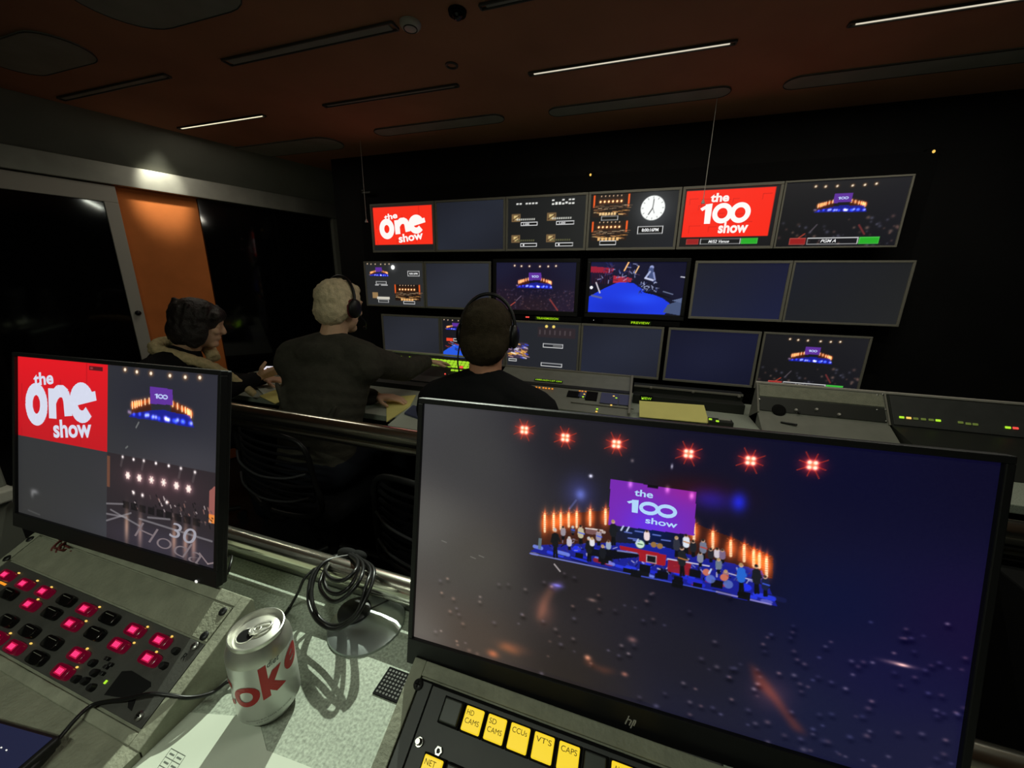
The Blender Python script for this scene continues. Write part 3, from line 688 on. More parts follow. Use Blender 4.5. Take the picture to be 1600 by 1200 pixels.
def clockpic(p):
    vig(p, (18, 18, 18), (24, 25, 27), (18, 18, 18), (30, 32, 38))
    orch(p, .03, .02, .46, .42); orch(p, .03, .50, .46, .86)
    for v in (.40, .86): p.rect(.14, v + .005, .34, v + .085, (14, 14, 14)); p.frame(.14, v + .005, .34, v + .085, (230, 230, 230), .006)
    for k in range(6): p.rect(.11 + .035 * k, .34, .135 + .035 * k, .39, (240, 200, 140)); p.rect(.11 + .045 * k, .80, .14 + .045 * k, .86, (240, 190, 120))
    u, v, r = .73, .29, .135
    p.blob(u, v, .20, .32, (60, 62, 62), .9); p.disc(u, v, r, (252, 255, 252))
    ry = r * p.W / p.H
    for k in range(12):
        a = k * PI / 6; p.line(u + r * .80 * math.sin(a), v - ry * .80 * math.cos(a), u + r * .90 * math.sin(a), v - ry * .90 * math.cos(a), .008, (120, 120, 120), .8)
    p.line(u, v, u + .005, v - ry * .7, .009, (60, 60, 60)); p.line(u, v, u - r * .32, v + ry * .52, .011, (60, 60, 60)); p.line(u, v, u + r * .16, v + ry * .42, .007, (120, 120, 120)); 
    p.rect(.58, .61, .87, .75, (12, 12, 12)); p.frame(.58, .61, .87, .75, (235, 235, 235), .007); p.text('8:00:16PM', .63, .65, .82, .71, (240, 240, 240), .03)
def multi_a(p):
    vig(p, (40, 41, 42), (44, 45, 46), (40, 41, 42), (44, 45, 46))
    stage(p, (-.14, -.02, .75, .62), 1, words=False)
    p.disc(.49, .10, .032, (245, 248, 240)); p.blob(.49, .10, .06, .09, (60, 60, 60), .8)
    p.rect(.74, .18, .94, .30, (14, 14, 14)); p.frame(.74, .18, .94, .30, (225, 225, 225), .008); p.text('8:00:16PM', .77, .22, .91, .265, (230, 230, 230), .03)
    p.frame(.17, .43, .36, .50, (225, 225, 225), .007); p.rect(.15, .51, .22, .53, (200, 200, 200)); p.rect(.26, .51, .38, .53, (200, 200, 200))
    orch(p, .50, .50, .94, .88); p.frame(.64, .89, .84, .96, (225, 225, 225), .007)
    p.rect(.09, .70, .19, .84, (150, 120, 80)); p.rect(.17, .80, .40, .86, (210, 205, 190)); p.frame(.19, .87, .38, .94, (225, 225, 225), .007)
    for k in range(5): p.rect(.60 + .045 * k, .83, .635 + .045 * k, .88, (240, 180, 110))
def trans_pic(p):
    p.grad([(0, 0, (26, 26, 50)), (1, 0, (22, 22, 48)), (.5, .4, (20, 16, 40)), (0, 1, (34, 22, 36)), (1, 1, (36, 26, 46)), (.5, 1, (36, 24, 34))]); stage(p, (0, 0, 1, 1), 1.0)
    audience(p, 200, .55, .55, 6, 1.1); p.line(.33, .70, .27, .80, .012, (120, 100, 120), .7); p.line(.25, .84, .18, .93, .012, (200, 80, 60), .8); p.line(.70, .76, .80, .98, .018, (150, 60, 56), .8)
def prev_pic(p):
    p.grad([(0, 0, (20, 20, 60)), (1, 0, (14, 14, 40)), (1, .5, (20, 20, 46)), (0, .5, (14, 12, 34)), (.8, .9, (16, 16, 34))])
    p.poly([(0, 1), (0, .68), (.18, .50), (.32, .38), (.48, .40), (.62, .56), (.80, .68), (.90, .80), (.84, 1)], (28, 58, 226)); p.blob(.55, .70, .2, .12, (10, 22, 30), .8); p.blob(.3, .9, .3, .2, (-6, -18, -40), .6)
    p.poly([(0, .08), (.26, .12), (.24, .22), (0, .2)], (150, 26, 52)); p.poly([(.26, .26), (.46, .30), (.45, .38), (.26, .40)], (170, 40, 60))
    for k in range(9): p.line(.02 + .028 * k, .2, .03 + .028 * k, .42, .01, (60, 12, 34), .8)
    r_ = np.random.default_rng(13)
    for k in range(70):
        u, v = .1 + .4 * r_.random(), .0 + .35 * r_.random(); an = r_.random() * PI; p.line(u, v, u + .04 * math.cos(an), v + .06 * math.sin(an), .008, [(190, 200, 250), (40, 50, 120), (16, 14, 40), (90, 60, 90)][r_.integers(4)], .7)
    p.line(.41, 0, .37, .16, .016, (255, 190, 120)); p.line(.52, .08, .49, .2, .014, (240, 190, 130)); 
    # seated player at right
    p.disc(.655, .10, .022, (150, 160, 210)); p.line(.65, .15, .66, .28, .055, (70, 84, 130), .95); p.line(.64, .18, .60, .30, .02, (170, 180, 220)); p.line(.60, .30, .68, .34, .02, (200, 205, 235)); p.line(.68, .20, .70, .33, .018, (140, 150, 200))
    for k in range(40):
        u, v = .54 + .2 * r_.random(), .36 + .2 * r_.random(); an = r_.random() * PI; p.line(u, v, u + .03 * math.cos(an), v + .05 * math.sin(an), .007, [(200, 210, 250), (60, 70, 130), (20, 20, 40)][r_.integers(3)], .8)
    p.poly([(.58, .54), (.80, .60), (.90, .68), (.82, .66), (.6, .58)], (12, 12, 26)); p.poly([(.86, .80), (1, .70), (1, 1), (.82, .95)], (70, 84, 118)); p.poly([(.90, .72), (1, .66), (1, .76)], (90, 104, 140))
    p.line(.07, .40, .12, .60, .014, (210, 205, 215)); p.line(.03, .66, .14, .70, .02, (90, 96, 150)); p.disc(.02, .50, .018, (250, 250, 255)); p.line(.96, .27, 1, .28, .01, (220, 220, 230)); p.line(.80, .55, .90, .6, .01, (110, 120, 150))
def multi_b(p):
    vig(p, (24, 24, 30), (28, 28, 34), (24, 24, 30), (30, 30, 36)); stage(p, (-.15, -.01, .75, .5), 1, words=False)
    p.rect(.06, .46, .17, .53, (240, 70, 40)); p.frame(.18, .46, .40, .53, (225, 225, 225), .008); p.poly([(0, .98), (0, .8), (.2, .6), (.5, .75), (.55, .98)], (40, 90, 225)); 
    r_ = np.random.default_rng(4)
    for k in range(30): u, v = .55 * r_.random(), .53 + .2 * r_.random(); p.line(u, v, u + .05, v + .03, .012, [(150, 160, 220), (30, 30, 60), (170, 60, 60)][r_.integers(3)], .8)
def multi_c(p):
    vig(p, (34, 36, 42), (36, 38, 44), (34, 36, 42), (36, 38, 44)); r_ = np.random.default_rng(9)
    p.rect(.0, .46, .30, .82, (60, 50, 70))
    for k in range(60): u, v = .28 * r_.random(), .46 + .34 * r_.random(); p.line(u, v, u + .05, v + .02, .014, [(240, 235, 235), (90, 60, 60), (60, 80, 220), (250, 180, 60), (160, 130, 150)][r_.integers(5)], .85)
    p.frame(.02, .40, .16, .46, (230, 230, 230), .007); p.frame(.02, .84, .14, .90, (230, 230, 230), .007)
    p.rect(.44, .08, .96, .30, (46, 38, 42)); 
    for u in (.56, .66): p.disc(u, .06, .02, (245, 215, 110))
    for k in range(7): p.rect(.46 + .07 * k, .14, .48 + .07 * k, .24, (90, 80, 84), .6)
    p.frame(.52, .44, .80, .53, (230, 230, 230), .008); p.rect(.66, .47, .78, .5, (110, 110, 110)); p.frame(.50, .88, .80, .96, (230, 230, 230), .008)

ZT0, ZT1 = 1.396, 1.702
hi = (150, 85)
monitor_at(-1.762, -1.279, ZT0, ZT1, 'wall screen with red one show title at the top left end', lambda p: (vig(p, (30, 26, 26), (34, 30, 30), (26, 26, 26), (30, 30, 30)), one_show(p, .012, .03, .985, .87)), (130, 80))
monitor_at(-1.275, -.800, ZT0, ZT1, 'blank dark screen in the top row between the one show title and the four-picture screen', dim_blank())
monitor_at(-.797, -.312, ZT0, ZT1, 'top row screen split into four small pictures with white time boxes', quad, (140, 84))
monitor_at(-.309, .168, ZT0, ZT1, 'top row screen with two golden stage pictures and a white round clock', clockpic, hi)
monitor_at(.173, .622, ZT0, ZT1, 'top row screen with the red 100 show title', hundred_show, hi)
monitor_at(.625, 1.118, ZT0, ZT1, 'top right screen showing the stage above a PGM A bar', pgm, hi, bw=.008)
Z20, Z21 = 1.034, 1.338
monitor_at(-1.85, -1.372, Z20, Z21, 'second row left end screen with mixed small pictures on grey', multi_a, hi, bw=.010)
monitor_at(-1.369, -.894, Z20, Z21, 'blank grey screen in the second row left of the transmission screen', dim_blank((44, 47, 56), (36, 38, 46)))
monitor_at(-.878, -.335, 1.018, 1.352, 'black-framed transmission screen showing the wide stage view', trans_pic, (170, 100), bez='bezeldark', bw=.022, chin=.006)
monitor_at(-.292, .256, 1.020, 1.352, 'black-framed preview screen with the bright blue stage floor', prev_pic, (170, 100), bez='bezeldark', bw=.020, chin=.008)
monitor_at(.278, .722, Z20, Z21, 'blank navy screen in the second row right of the preview screen', lambda p: vig(p, (26, 28, 40), (24, 26, 50), (30, 34, 52), (26, 30, 58)))
monitor_at(.725, 1.206, Z20, Z21, 'blank dark grey screen at the right end of the second row', lambda p: vig(p, (26, 28, 38), (30, 31, 32), (28, 30, 34), (34, 35, 36)), bw=.010)
Z30, Z31 = .672, .980
monitor_at(-1.735, -1.263, Z30, Z31, 'blank screen at the left end of the bottom row behind the console of lime keys', dim_blank((42, 44, 52), (34, 36, 42)))
monitor_at(-1.260, -.792, Z30, Z31, 'bottom row screen with a small stage picture beside the right man\'s left headphone', multi_b, hi)
monitor_at(-.789, -.308, Z30, Z31, 'bottom row screen with white framed boxes partly behind the right man\'s head', multi_c, hi)
monitor_at(-.305, .163, Z30, Z31, 'blank blue-grey bottom row screen under the transmission and preview screens', dim_blank((36, 40, 54), (30, 32, 44)))
monitor_at(.186, .645, Z30, Z31, 'blank navy bottom row screen above the yellow paper', dim_blank((22, 24, 48), (18, 20, 40)))
monitor_at(.655, 1.120, Z30, Z31, 'bottom right screen showing the stage behind the speaker console', pgm2, hi, bw=.010)
# dot-letter name displays under the two framed screens
for (x0, z, s, wd, lab) in ((-.585, 1.000, 'TRANSMISSION', .135, 'green dot-letter display reading TRANSMISSION'), (-.017, .998, 'PREVIEW', .095, 'green dot-letter display reading PREVIEW')):
    t = thing('name_display', lab, 'display', (x0 + wd / 2, 2.29, z), group='green name displays')
    obj('display_case', B().box((x0 + wd / 2, 2.33, z), (.42, .06, .026), bev=.002), 'matte', t)
    p = Pic(4, 2, bg=(14, 26, 2), W=wd + .02, H=.024); p.text(s, .06, .22, .94, .80, (170, 225, 20), .015, 0, 0, 1.05); p.build('display_text', t, wd + .02, .022, y=2.298 - 2.29)
    if s[0] == 'T': obj('red_lamp', B().box((-.645, 2.297, z + .003), (.022, .006, .008)), 'red', t)
    else: obj('white_lamp', B().ell((-.235, 2.298, z + .004), .002, sub=1), 'white', t)
tag(obj('monitor_rack', B().box((-.35, 2.4525, 1.2), (3.2, .026, 1.25)), 'matte'), 'black rack board carrying the three rows of wall screens', 'rack')

# ================================================================== NEAR DESK
dt = struct_desk = thing('worktop', 'pale green-grey speckled desktop under the drink can and the two near monitors', 'desk', (-.2, .2, DESK))
obj('desktop', B().box((-.12, .14, DESK - .015), (1.36, .535, .03), bev=.003), 'desk', dt)
b = B()
for x in (-.78, .52): b.box((x, .14, (DESK - .03 + FLOOR_B) / 2), (.03, .5, DESK - .03 - FLOOR_B))
b.box((-.12, .36, .42), (1.28, .02, .5))
obj('desk_frame', b, 'matte', dt)
# polished rail along the far edge of the desk
t = thing('desk_rail', 'polished steel rail along the far edge of the speckled desktop', 'rail', (-.2, .43, DESK))
obj('rail_tube', B().tube([(-1.25, .397, .752), (1.6, .397, .752)], .0165, 28), 'chrome', t, smooth=50)
obj('edge_strip', B().box((.17, .4105, .699), (2.8, .005, .026), bev=.001), 'steel', t)
obj('lower_tube', B().tube([(-1.25, .410, .722), (1.6, .410, .722)], .011, 20), 'chrome', t, smooth=50)
for x in (-1.2, 1.5): obj('rail_foot', B().box((x, .425, .345), (.03, .03, .79)), 'matte', t)
# upper handrail between the two tiers
t = thing('handrail', 'thick polished handrail behind the seated people, running across the room', 'rail', (-.2, .95, FLOOR_B))
obj('rail_tube', B().tube([(-2.0, .95, .722), (1.95, .95, .722)], .030, 28), 'chrome', t, smooth=50)
obj('lower_tube', B().tube([(-2.0, .965, .672), (1.95, .965, .672)], .016, 20), 'chrome', t, smooth=50)
for x in (-1.95, .1, 1.9): obj('post', B().tube([(x, .965, FLOOR_F), (x, .965, .70)], .018, 16), 'matte', t, smooth=50)
tag(obj('tier_step', B().box((-.6, .94, (FLOOR_B + FLOOR_F) / 2 - .001), (4.2, .06, FLOOR_B - FLOOR_F - .004)), 'floor'), 'dark step edge between the two floor levels under the handrail', 'step')['kind'] = 'structure'

SL = math.radians(26.6); SN = Vector((0, -math.sin(SL), math.cos(SL))); SU = Vector((0, math.cos(SL), math.sin(SL)))
def panel_rot(): return Matrix.Rotation(SL, 3, 'X')
# ---------------------------------------------------------------- left control panel
LP0 = Vector((-.66, .1605, .716))
def lp(px, py, p0=LP0, up=0.):
    q = onplane(px, py, p0 + SN * up, SN) - p0; return q.x, q.dot(SU)
def slope_prism(x0, x1, y0, y1, z0=None, base=DESK, p0=LP0, thick=0., drop=.0):
    """solid whose top is the sloped plane between local y0..y1 and whose base sits on the desk (world coordinates)"""
    A = p0 + SU * y0 - SN * drop; C = p0 + SU * y1 - SN * drop
    X0, X1 = p0.x + x0, p0.x + x1
    return [(X0, A.y, base), (X1, A.y, base), (X1, C.y, base), (X0, C.y, base), (X0, A.y, A.z), (X1, A.y, A.z), (X1, C.y, C.z), (X0, C.y, C.z)]
xr = lp(364.5, 951)[0]; yt = lp(364.5, 951)[1]; xl = lp(57, 838)[0] + .004
lpn = thing('control_panel', 'sloped grey control panel with rows of red-lit selector knobs beside the drink can', 'control panel', tuple(LP0), panel_rot())
b = B(); ed = .0165
b.hexa(slope_prism(xl - ed, xr + ed, -.012, yt + ed, drop=.004))                         # body
for (x0, x1, y0, y1) in ((xl - ed, xl, -.012, yt + ed), (xr, xr + ed, -.012, yt + ed), (xl, xr, yt + .002, yt + ed), (xl, xr, -.012, -.001)):
    c = LP0 + Vector(((x0 + x1) / 2, 0, 0)) + SU * ((y0 + y1) / 2) - SN * .002
    b.box(c, (x1 - x0, y1 - y0, .006), panel_rot(), .001)
obj('case', b, 'boxedge', lpn)
# arm rest in front
b = B(); x0, x1 = LP0.x + xl - ed, LP0.x + xr + ed; ya = (LP0 - SU * .0118).y; za = (LP0 - SU * .0118).z
b.hexa([(x0, -.06, DESK), (x1, -.06, DESK), (x1, ya, DESK), (x0, ya, DESK), (x0, -.06, .7035), (x1, -.06, .7035), (x1, ya, za), (x0, ya, za)])
obj('arm_rest', b, 'box', lpn)
yg = lp(304, 998)[1]
def lbox(x0, x1, y0, y1, z0, z1, b=None, bev=.0, p0=LP0, mi=0):
    b = b or B(); c = p0 + Vector(((x0 + x1) / 2, 0, 0)) + SU * ((y0 + y1) / 2) + SN * ((z0 + z1) / 2)
    return b.box(c, (x1 - x0, y1 - y0, z1 - z0), panel_rot(), bev, mi)
obj('blank_plate', lbox(xl + .002, xr - .002, yg + .0012, yt, -.006, .0005, bev=.0006), 'box', lpn)
obj('control_plate', lbox(xl + .002, xr - .002, .002, yg - .0012, -.006, .0, bev=.0006), 'plate', lpn)
obj('seam', lbox(xl + .001, xr - .001, .001, yt + .001, -.0068, -.0045), 'matte', lpn)
def lpt(px, py, up=0.): x, y = lp(px, py); return LP0 + Vector((x, 0, 0)) + SU * y + SN * up
def screw(px, py, m, r=.0042, f=lpt, par=None):
    c = f(px, py); b = B().lathe([(0, .0035), (r * .7, .0033), (r, .002), (r, 0)], c, 16, panel_rot())
    o = obj('screw', b, m, par, smooth=40)
    s = B().box(c + SN * .0034, (r * 1.1, r * .25, .001), panel_rot()).box(c + SN * .0034, (r * .25, r * 1.1, .001), panel_rot()); obj('screw_slot', s, 'matte', o)
for p in ((305, 1010), (219, 1119)): screw(*p, 'steel', .0048, par=lpn)
for p in ((349, 956), (320, 994), (48, 843), (12, 873)): screw(*p, 'black', .0052, par=lpn)
UD = math.radians(0)
def module(px, py, lit, digits=4, wd=.0275):
    """one lozenge knob: base, lens with digits"""
    c = lpt(px, py, .006); R = panel_rot()
    n = 20; pts = []
    for k in range(n):
        a = k * 2 * PI / n; pts.append((math.copysign(abs(math.cos(a)) ** .45, math.cos(a)) * wd / 2, math.copysign(abs(math.sin(a)) ** .6, math.sin(a)) * .0138 / 2))
    Mx = Matrix.Translation(c - SN * .0062) @ R.to_4x4()
    k_ = obj('selector_knob', B().prism(pts, .0085, Mx, bev=.0008), 'blackredlens' if lit else 'blacklens', lpn, smooth=35)
    if lit:
        o = obj('lit_window', B().box(c + SN * .0024, (.0140, .0078, .0006), R, .0002), 'redglow', k_)
        bb = B()
        for i in range(digits):
            xx = (i - (digits - 1) / 2) * (.0108 / digits); bb.box(c + SN * .0029 + Vector((xx, 0, 0)), (.0013, .0052, .0004), R)
        obj('digits', bb, 'redled', k_)
    else:
        obj('top_edge', B().box(c + SN * .0024 + SU * .0036, (wd * .62, .0006, .0004), R), 'bezel', k_)
    return k_
R1 = [(15, 901, 1), (43.5, 915, 1), (74, 927, 1), (108, 940, 0), (139, 954, 1), (175, 968, 0), (215, 987, 1), (255, 1003, 1)]
R2 = [(18, 930, 0), (52, 947, 1), (85, 960, 0), (117, 977, 1), (153, 992, 0), (190, 1010, 1), (238, 1031, 1)]
R3 = [(17, 972, 0), (51, 988, 0), (86, 1006, 0), (127, 1025, 1)]
R4 = [(1, 998, 1), (28, 1013, 1), (63, 1030, 0), (103, 1051, 1)]
for Rr in (R1, R2, R3, R4):
    for (a, b_, l) in Rr: module(a, b_, l, 4 if a < 200 else 5)
lens = B()
for p in ((31, 896), (60, 908), (82, 918), (157, 949), (232, 980), (270, 995), (61, 937), (136, 971), (211, 1005), (246, 1019), (138, 1014), (18, 990), (50, 1006), (122, 1043)):
    obj('amber_lamp', B().ell(lpt(*p, .0015), (.0012, .0012, .0018), panel_rot(), sub=2), 'amber', lpn)
for (a, b_) in ((277, 1018), (258, 1041), (148, 1037), (122, 1062), (146, 1075), (136, 1065), (151, 1052)):
    obj('small_knob', B().lathe([(0, .007), (.0032, .0068), (.0038, .005), (.0042, 0)], lpt(a, b_), 18, panel_rot()), 'black', lpn, smooth=40)
for i, (a, b_) in enumerate(((170, 1030), (175, 1039), (162, 1053), (168, 1043))):
    k_ = obj('push_button', B().box(lpt(a, b_, .002), (.0055, .0036, .005), panel_rot(), .0006), 'black', lpn)
obj('green_lamp', B().box(lpt(166, 1066, .001), (.0022, .0036, .002), panel_rot(), .0004), 'green', lpn)
obj('orange_bar', B().box(lpt(5, 912, .001), (.0150, .0028, .002), panel_rot(), .0003), 'orangeled', lpn)
pa = [lp(*q) for q in ((163, 1086), (191, 1049), (206, 1048), (236, 1066), (236, 1073), (214, 1089), (206, 1111), (200, 1106), (201, 1092))]
obj('dark_label', B().prism(pa, .0006, Matrix.Translation(LP0) @ panel_rot().to_4x4()), 'blackwall', lpn)
x_, y_ = lp(282, 1030)
v, tr = text_mesh('R', .0); bb = bmesh.new(); vs = [bb.verts.new(LP0 + Vector((x_ + a * .006, 0, 0)) + SU * (y_ + c * .007) + SN * .0003) for a, c in v]
for f in tr:
    try: bb.faces.new([vs[i] for i in f])
    except Exception: pass
obj('engraved_mark', bb, 'matte', lpn)
# red cord tied on the top edge
c = onp(97, 850, 1, .276)
pts = [c + Vector((.012 * math.cos(a) + .002 * a, -.010 * math.sin(2 * a) * .6 - .006, .006 * math.sin(a))) for a in np.linspace(0, 4 * PI, 60)]
tag(obj('cord_tie', B().tube(pts, .0016, 8).tube([c + Vector((0, 0, .004)), c + Vector((-.02, .004, .012))], .0015, 8).tube([c, c + Vector((.03, -.004, .004))], .0015, 8), 'redcord', smooth=60), 'dull red knotted cord lying on the back edge of the sloped control panel', 'cord')

# ---------------------------------------------------------------- right button panel
RP0 = Vector((0.2, .224, .707))
def rp(px, py, up=0.): q = onplane(px, py, RP0 + SN * up, SN) - RP0; return q.x, q.dot(SU)
def rpt(px, py, up=0.): x, y = rp(px, py); return RP0 + Vector((x, 0, 0)) + SU * y + SN * up
rpn = thing('button_panel', 'sloped charcoal button panel with yellow-lit keys in front of the large monitor', 'control panel', tuple(RP0), panel_rot())
xi, yi = rp(658, 1057); xe = .38
b = B(); b.hexa(slope_prism(xi - .016, xe, -.07, yi + .016, p0=RP0 + Vector((0, 0, .0)), drop=.004, base=DESK - .02))
for (x0, x1, y0, y1) in ((xi - .016, xi, -.07, yi + .016), (xi, xe, yi + .001, yi + .016)): lbox(x0, x1, y0, y1, -.005, .001, b, .001, RP0)
obj('case', b, 'boxedge', rpn)
obj('base_plate', lbox(xi + .0015, xe, -.07, yi - .001, -.0045, -.001, p0=RP0), 'matte', rpn)
xs = rp(677, 1068)[0]
obj('side_plate', lbox(xi + .002, xs - .0008, -.07, yi - .003, -.002, .0002, bev=.0004, p0=RP0), 'plate2', rpn)
obj('control_plate', lbox(xs + .0008, xe, -.07, yi - .004, -.002, .0, bev=.0004, p0=RP0), 'plate2', rpn)
kx = [rp(*p, .006) for p in ((705, 1113), (738, 1126), (775, 1139), (809.5, 1155), (848.5, 1169), (887.5, 1184), (929, 1200))]
pitch = (kx[6][0] - kx[0][0]) / 6; yk = sum(k[1] - 0 for k in kx) / 7
def key(x, y, lit, words=()):
    R = panel_rot(); P_ = lambda dx, dy, dz: RP0 + Vector((x + dx, 0, 0)) + SU * (y + dy) + SN * dz
    k_ = obj('key', B().box(P_(0, 0, .0025), (pitch * .94, pitch * .92, .007), R, .0006), 'matte', rpn)
    obj('key_cap', B().box(P_(0, 0, .0068), (pitch * .80, pitch * .80, .004), R, .0012), 'yellowkey' if lit else 'keycap', k_)
    for i, s in enumerate(words):
        v, tr = text_mesh(s, 0.0); bb = bmesh.new(); ww = pitch * .155 * len(s); hh = pitch * .17
        vs = [bb.verts.new(P_(-pitch * .31 + a * ww, pitch * .12 - i * pitch * .27 + c * hh, .0090)) for a, c in v]
        for f in tr:
            try: bb.faces.new([vs[j] for j in f])
            except Exception: pass
        obj('legend', bb, 'yellowdark', k_)
for i, (l, wds) in enumerate(((0, ()), (1, ('HD', 'CAMS')), (1, ('SD', 'CAMS')), (1, ('CCUs',)), (1, ("VT'S",)), (1, ('CAPS',)), (0, ()), (1, ('AUX',)), (1, ()), (0, ()))):
    key(kx[0][0] + pitch * i, yk, l, wds)
x2, y2 = rp(674, 1201, .006)
for i in range(4): key(x2 + pitch * i, y2 - .002, 1 if i == 0 else 0, ('NET',) if i == 0 else ())
screw(654, 1070, 'black', .0058, rpt, rpn)
c = rpt(656, 1160); obj('thumb_screw', B().lathe([(0, .009), (.0026, .009), (.0030, .008), (.0030, .003), (.0042, .003), (.0042, 0)], c, 14, panel_rot()), 'steel', rpn, smooth=30)
c = rpt(686, 1174); obj('socket_nut', B().lathe([(.0022, .0005), (.0022, .0035), (.0040, .0035), (.0044, .001), (.0044, 0)], c, 6, panel_rot()), 'steel', rpn)

# ---------------------------------------------------------------- near monitors
def desk_monitor(name, label, R, c, W, H, bw, chin, pic, res, mats=('bezeldark', 'black'), stand=True, group=None):
    t = thing(name, label, 'monitor', tuple(c), R)
    L = lambda x, y, z: c + R @ Vector((x, y, z))
    b = B(); b.box(L(0, .0085, -chin / 2 + bw / 2), (W + 2 * bw - .001, .008, H + bw + chin - .001), R, .002); b.box(L(0, .022, -chin / 2), (W - .08, .022, H - .05), R, .006)
    obj('housing', b, mats[1], t)
    b = B()
    b.box(L(0, .001, H / 2 + bw / 2), (W + 2 * bw, .010, bw), R, .001); b.box(L(0, .001, -H / 2 - chin / 2), (W + 2 * bw, .010, chin), R, .001)
    b.box(L(-W / 2 - bw / 2, .001, 0), (bw, .010, H), R, .001); b.box(L(W / 2 + bw / 2, .001, 0), (bw, .010, H), R, .001)
    obj('bezel', b, mats[0], t)
    b = B(); Bk = L(0, .018, -H / 2 + .03)
    nx = Bk.x; ny = Bk.y + .004; b.box((nx, ny, (Bk.z + DESK) / 2), (.05, .012, Bk.z - DESK), None, .003)
    obj('stand_neck', b, 'black', t)
    bb = B().box((nx, ny, DESK + .004), (.20, .034, .008), None, .003)
    obj('stand_foot', bb, 'black', t)
    p = Pic(*res, W=W, H=H); pic(p); p.build('screen', t, W, H, y=.0005)
    return t
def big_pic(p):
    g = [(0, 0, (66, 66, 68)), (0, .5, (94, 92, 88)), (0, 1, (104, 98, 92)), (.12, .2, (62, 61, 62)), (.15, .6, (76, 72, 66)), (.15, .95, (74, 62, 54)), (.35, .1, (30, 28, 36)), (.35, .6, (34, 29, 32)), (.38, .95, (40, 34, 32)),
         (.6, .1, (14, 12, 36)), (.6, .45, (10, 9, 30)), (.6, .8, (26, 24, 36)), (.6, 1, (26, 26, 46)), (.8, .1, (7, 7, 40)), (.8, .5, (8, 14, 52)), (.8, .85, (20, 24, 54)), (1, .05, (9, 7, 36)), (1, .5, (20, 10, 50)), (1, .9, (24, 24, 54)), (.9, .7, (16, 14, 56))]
    p.grad(g)  # grey towards the left is off-angle glare painted into the picture colours
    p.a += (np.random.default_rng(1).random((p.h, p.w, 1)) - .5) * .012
    for (a, b_, w_, h_, c, al) in ((905, 770, .03, .06, (26, 30, 80), .7), (907, 773, .010, .02, (90, 110, 190), .5), (1155, 785, .012, .030, (10, 30, 200), .8), (1110, 780, .035, .035, (4, 14, 120), .8), (923, 744, .0035, .006, (220, 220, 230), 1), (1050, 729, .002, .008, (190, 190, 190), .8), (988, 720, .003, .006, (110, 100, 90), .7)):
        u, v = ub(a, b_); p.blob(u, v, w_, h_, c, al)
    u0, v0 = ub(890, 795); u1, v1 = ub(900, 782); p.line(u0, v0, u1, v1, .004, (90, 96, 150), .6)
    # light on the aisle and people of the audience
    for P_, c, al in (([(846, 935), (858, 915), (880, 910), (868, 922), (855, 945), (846, 970), (838, 968)], (110, 74, 62), .8), ([(858, 915), (878, 911), (880, 917), (866, 922)], (96, 90, 190), .8), ([(1172, 1035), (1196, 1060), (1230, 1110), (1262, 1150), (1240, 1140), (1208, 1095), (1180, 1068)], (120, 56, 46), .8), ([(775, 1012), (800, 1022), (815, 1024), (790, 1006)], (150, 92, 60), .6), ([(912, 1036), (920, 1025), (930, 1040), (965, 1050), (945, 1052)], (120, 66, 48), .7)):
        p.poly([ub(*q) for q in P_], c, al * .85, 22)
    for a, b_, w_, h_, c in ((850, 955, .02, .05, (50, 26, 18)), (1205, 1085, .03, .05, (40, 20, 14)), (800, 1012, .03, .02, (50, 22, 10)), (770, 1022, .012, .014, (120, 50, 22)), (918, 1028, .006, .009, (170, 110, 80)), (976, 1054, .006, .008, (120, 70, 50)), (1405, 1038, .02, .006, (120, 90, 70)), (1411, 1040, .008, .004, (180, 140, 110)), (925, 938, .008, .006, (90, 70, 60)), (988, 1000, .008, .01, (90, 60, 50)), (870, 915, .01, .006, (60, 60, 130))):
        u, v = ub(a, b_); p.blob(u, v, w_, h_, c, .9)
    r_ = np.random.default_rng(21)
    for k in range(340):
        x = 680 + 830 * r_.random(); y = 875 + (x - 680) * .10 + (330 - (x - 680) * .02) * r_.random() ** .8
        if x > 1200 and y < 960 + .05 * (x - 1200): continue
        u, v = ub(x, y)
        if not (0 < u < 1 and 0 < v < 1): continue
        q = r_.random(); c = [(60, 44, 38), (46, 44, 54), (80, 60, 50), (36, 32, 36), (96, 84, 80)][r_.integers(5)]
        near = (v - .5) * 1.4; p.blob(u, v, .0022 + .0035 * near * q + .001, .0042 + .006 * near * q, c, .45 + .5 * r_.random() ** 2)
        if q > .25: p.blob(u + .002, v + .012, .006, .008, (-12, -12, -12), .8)
    for a, b_ in ((735, 870), (748, 868), (690, 845)): u, v = ub(a, b_); p.line(u, v, u + .012, v + .004, .0015, (150, 148, 140), .6)
    u0, v0 = ub(866, 882); u1, v1 = ub(875, 893); p.line(u0, v0, u1, v1, .003, (200, 190, 190), .8)
    stage(p, (0, 0, 1, 1), 2)
bm_ = desk_monitor('desktop_monitor', 'large black desktop monitor showing the wide stage view, right foreground', BR_, BC, BIGW, BIGH, .0065, .033, big_pic, (760, 428))
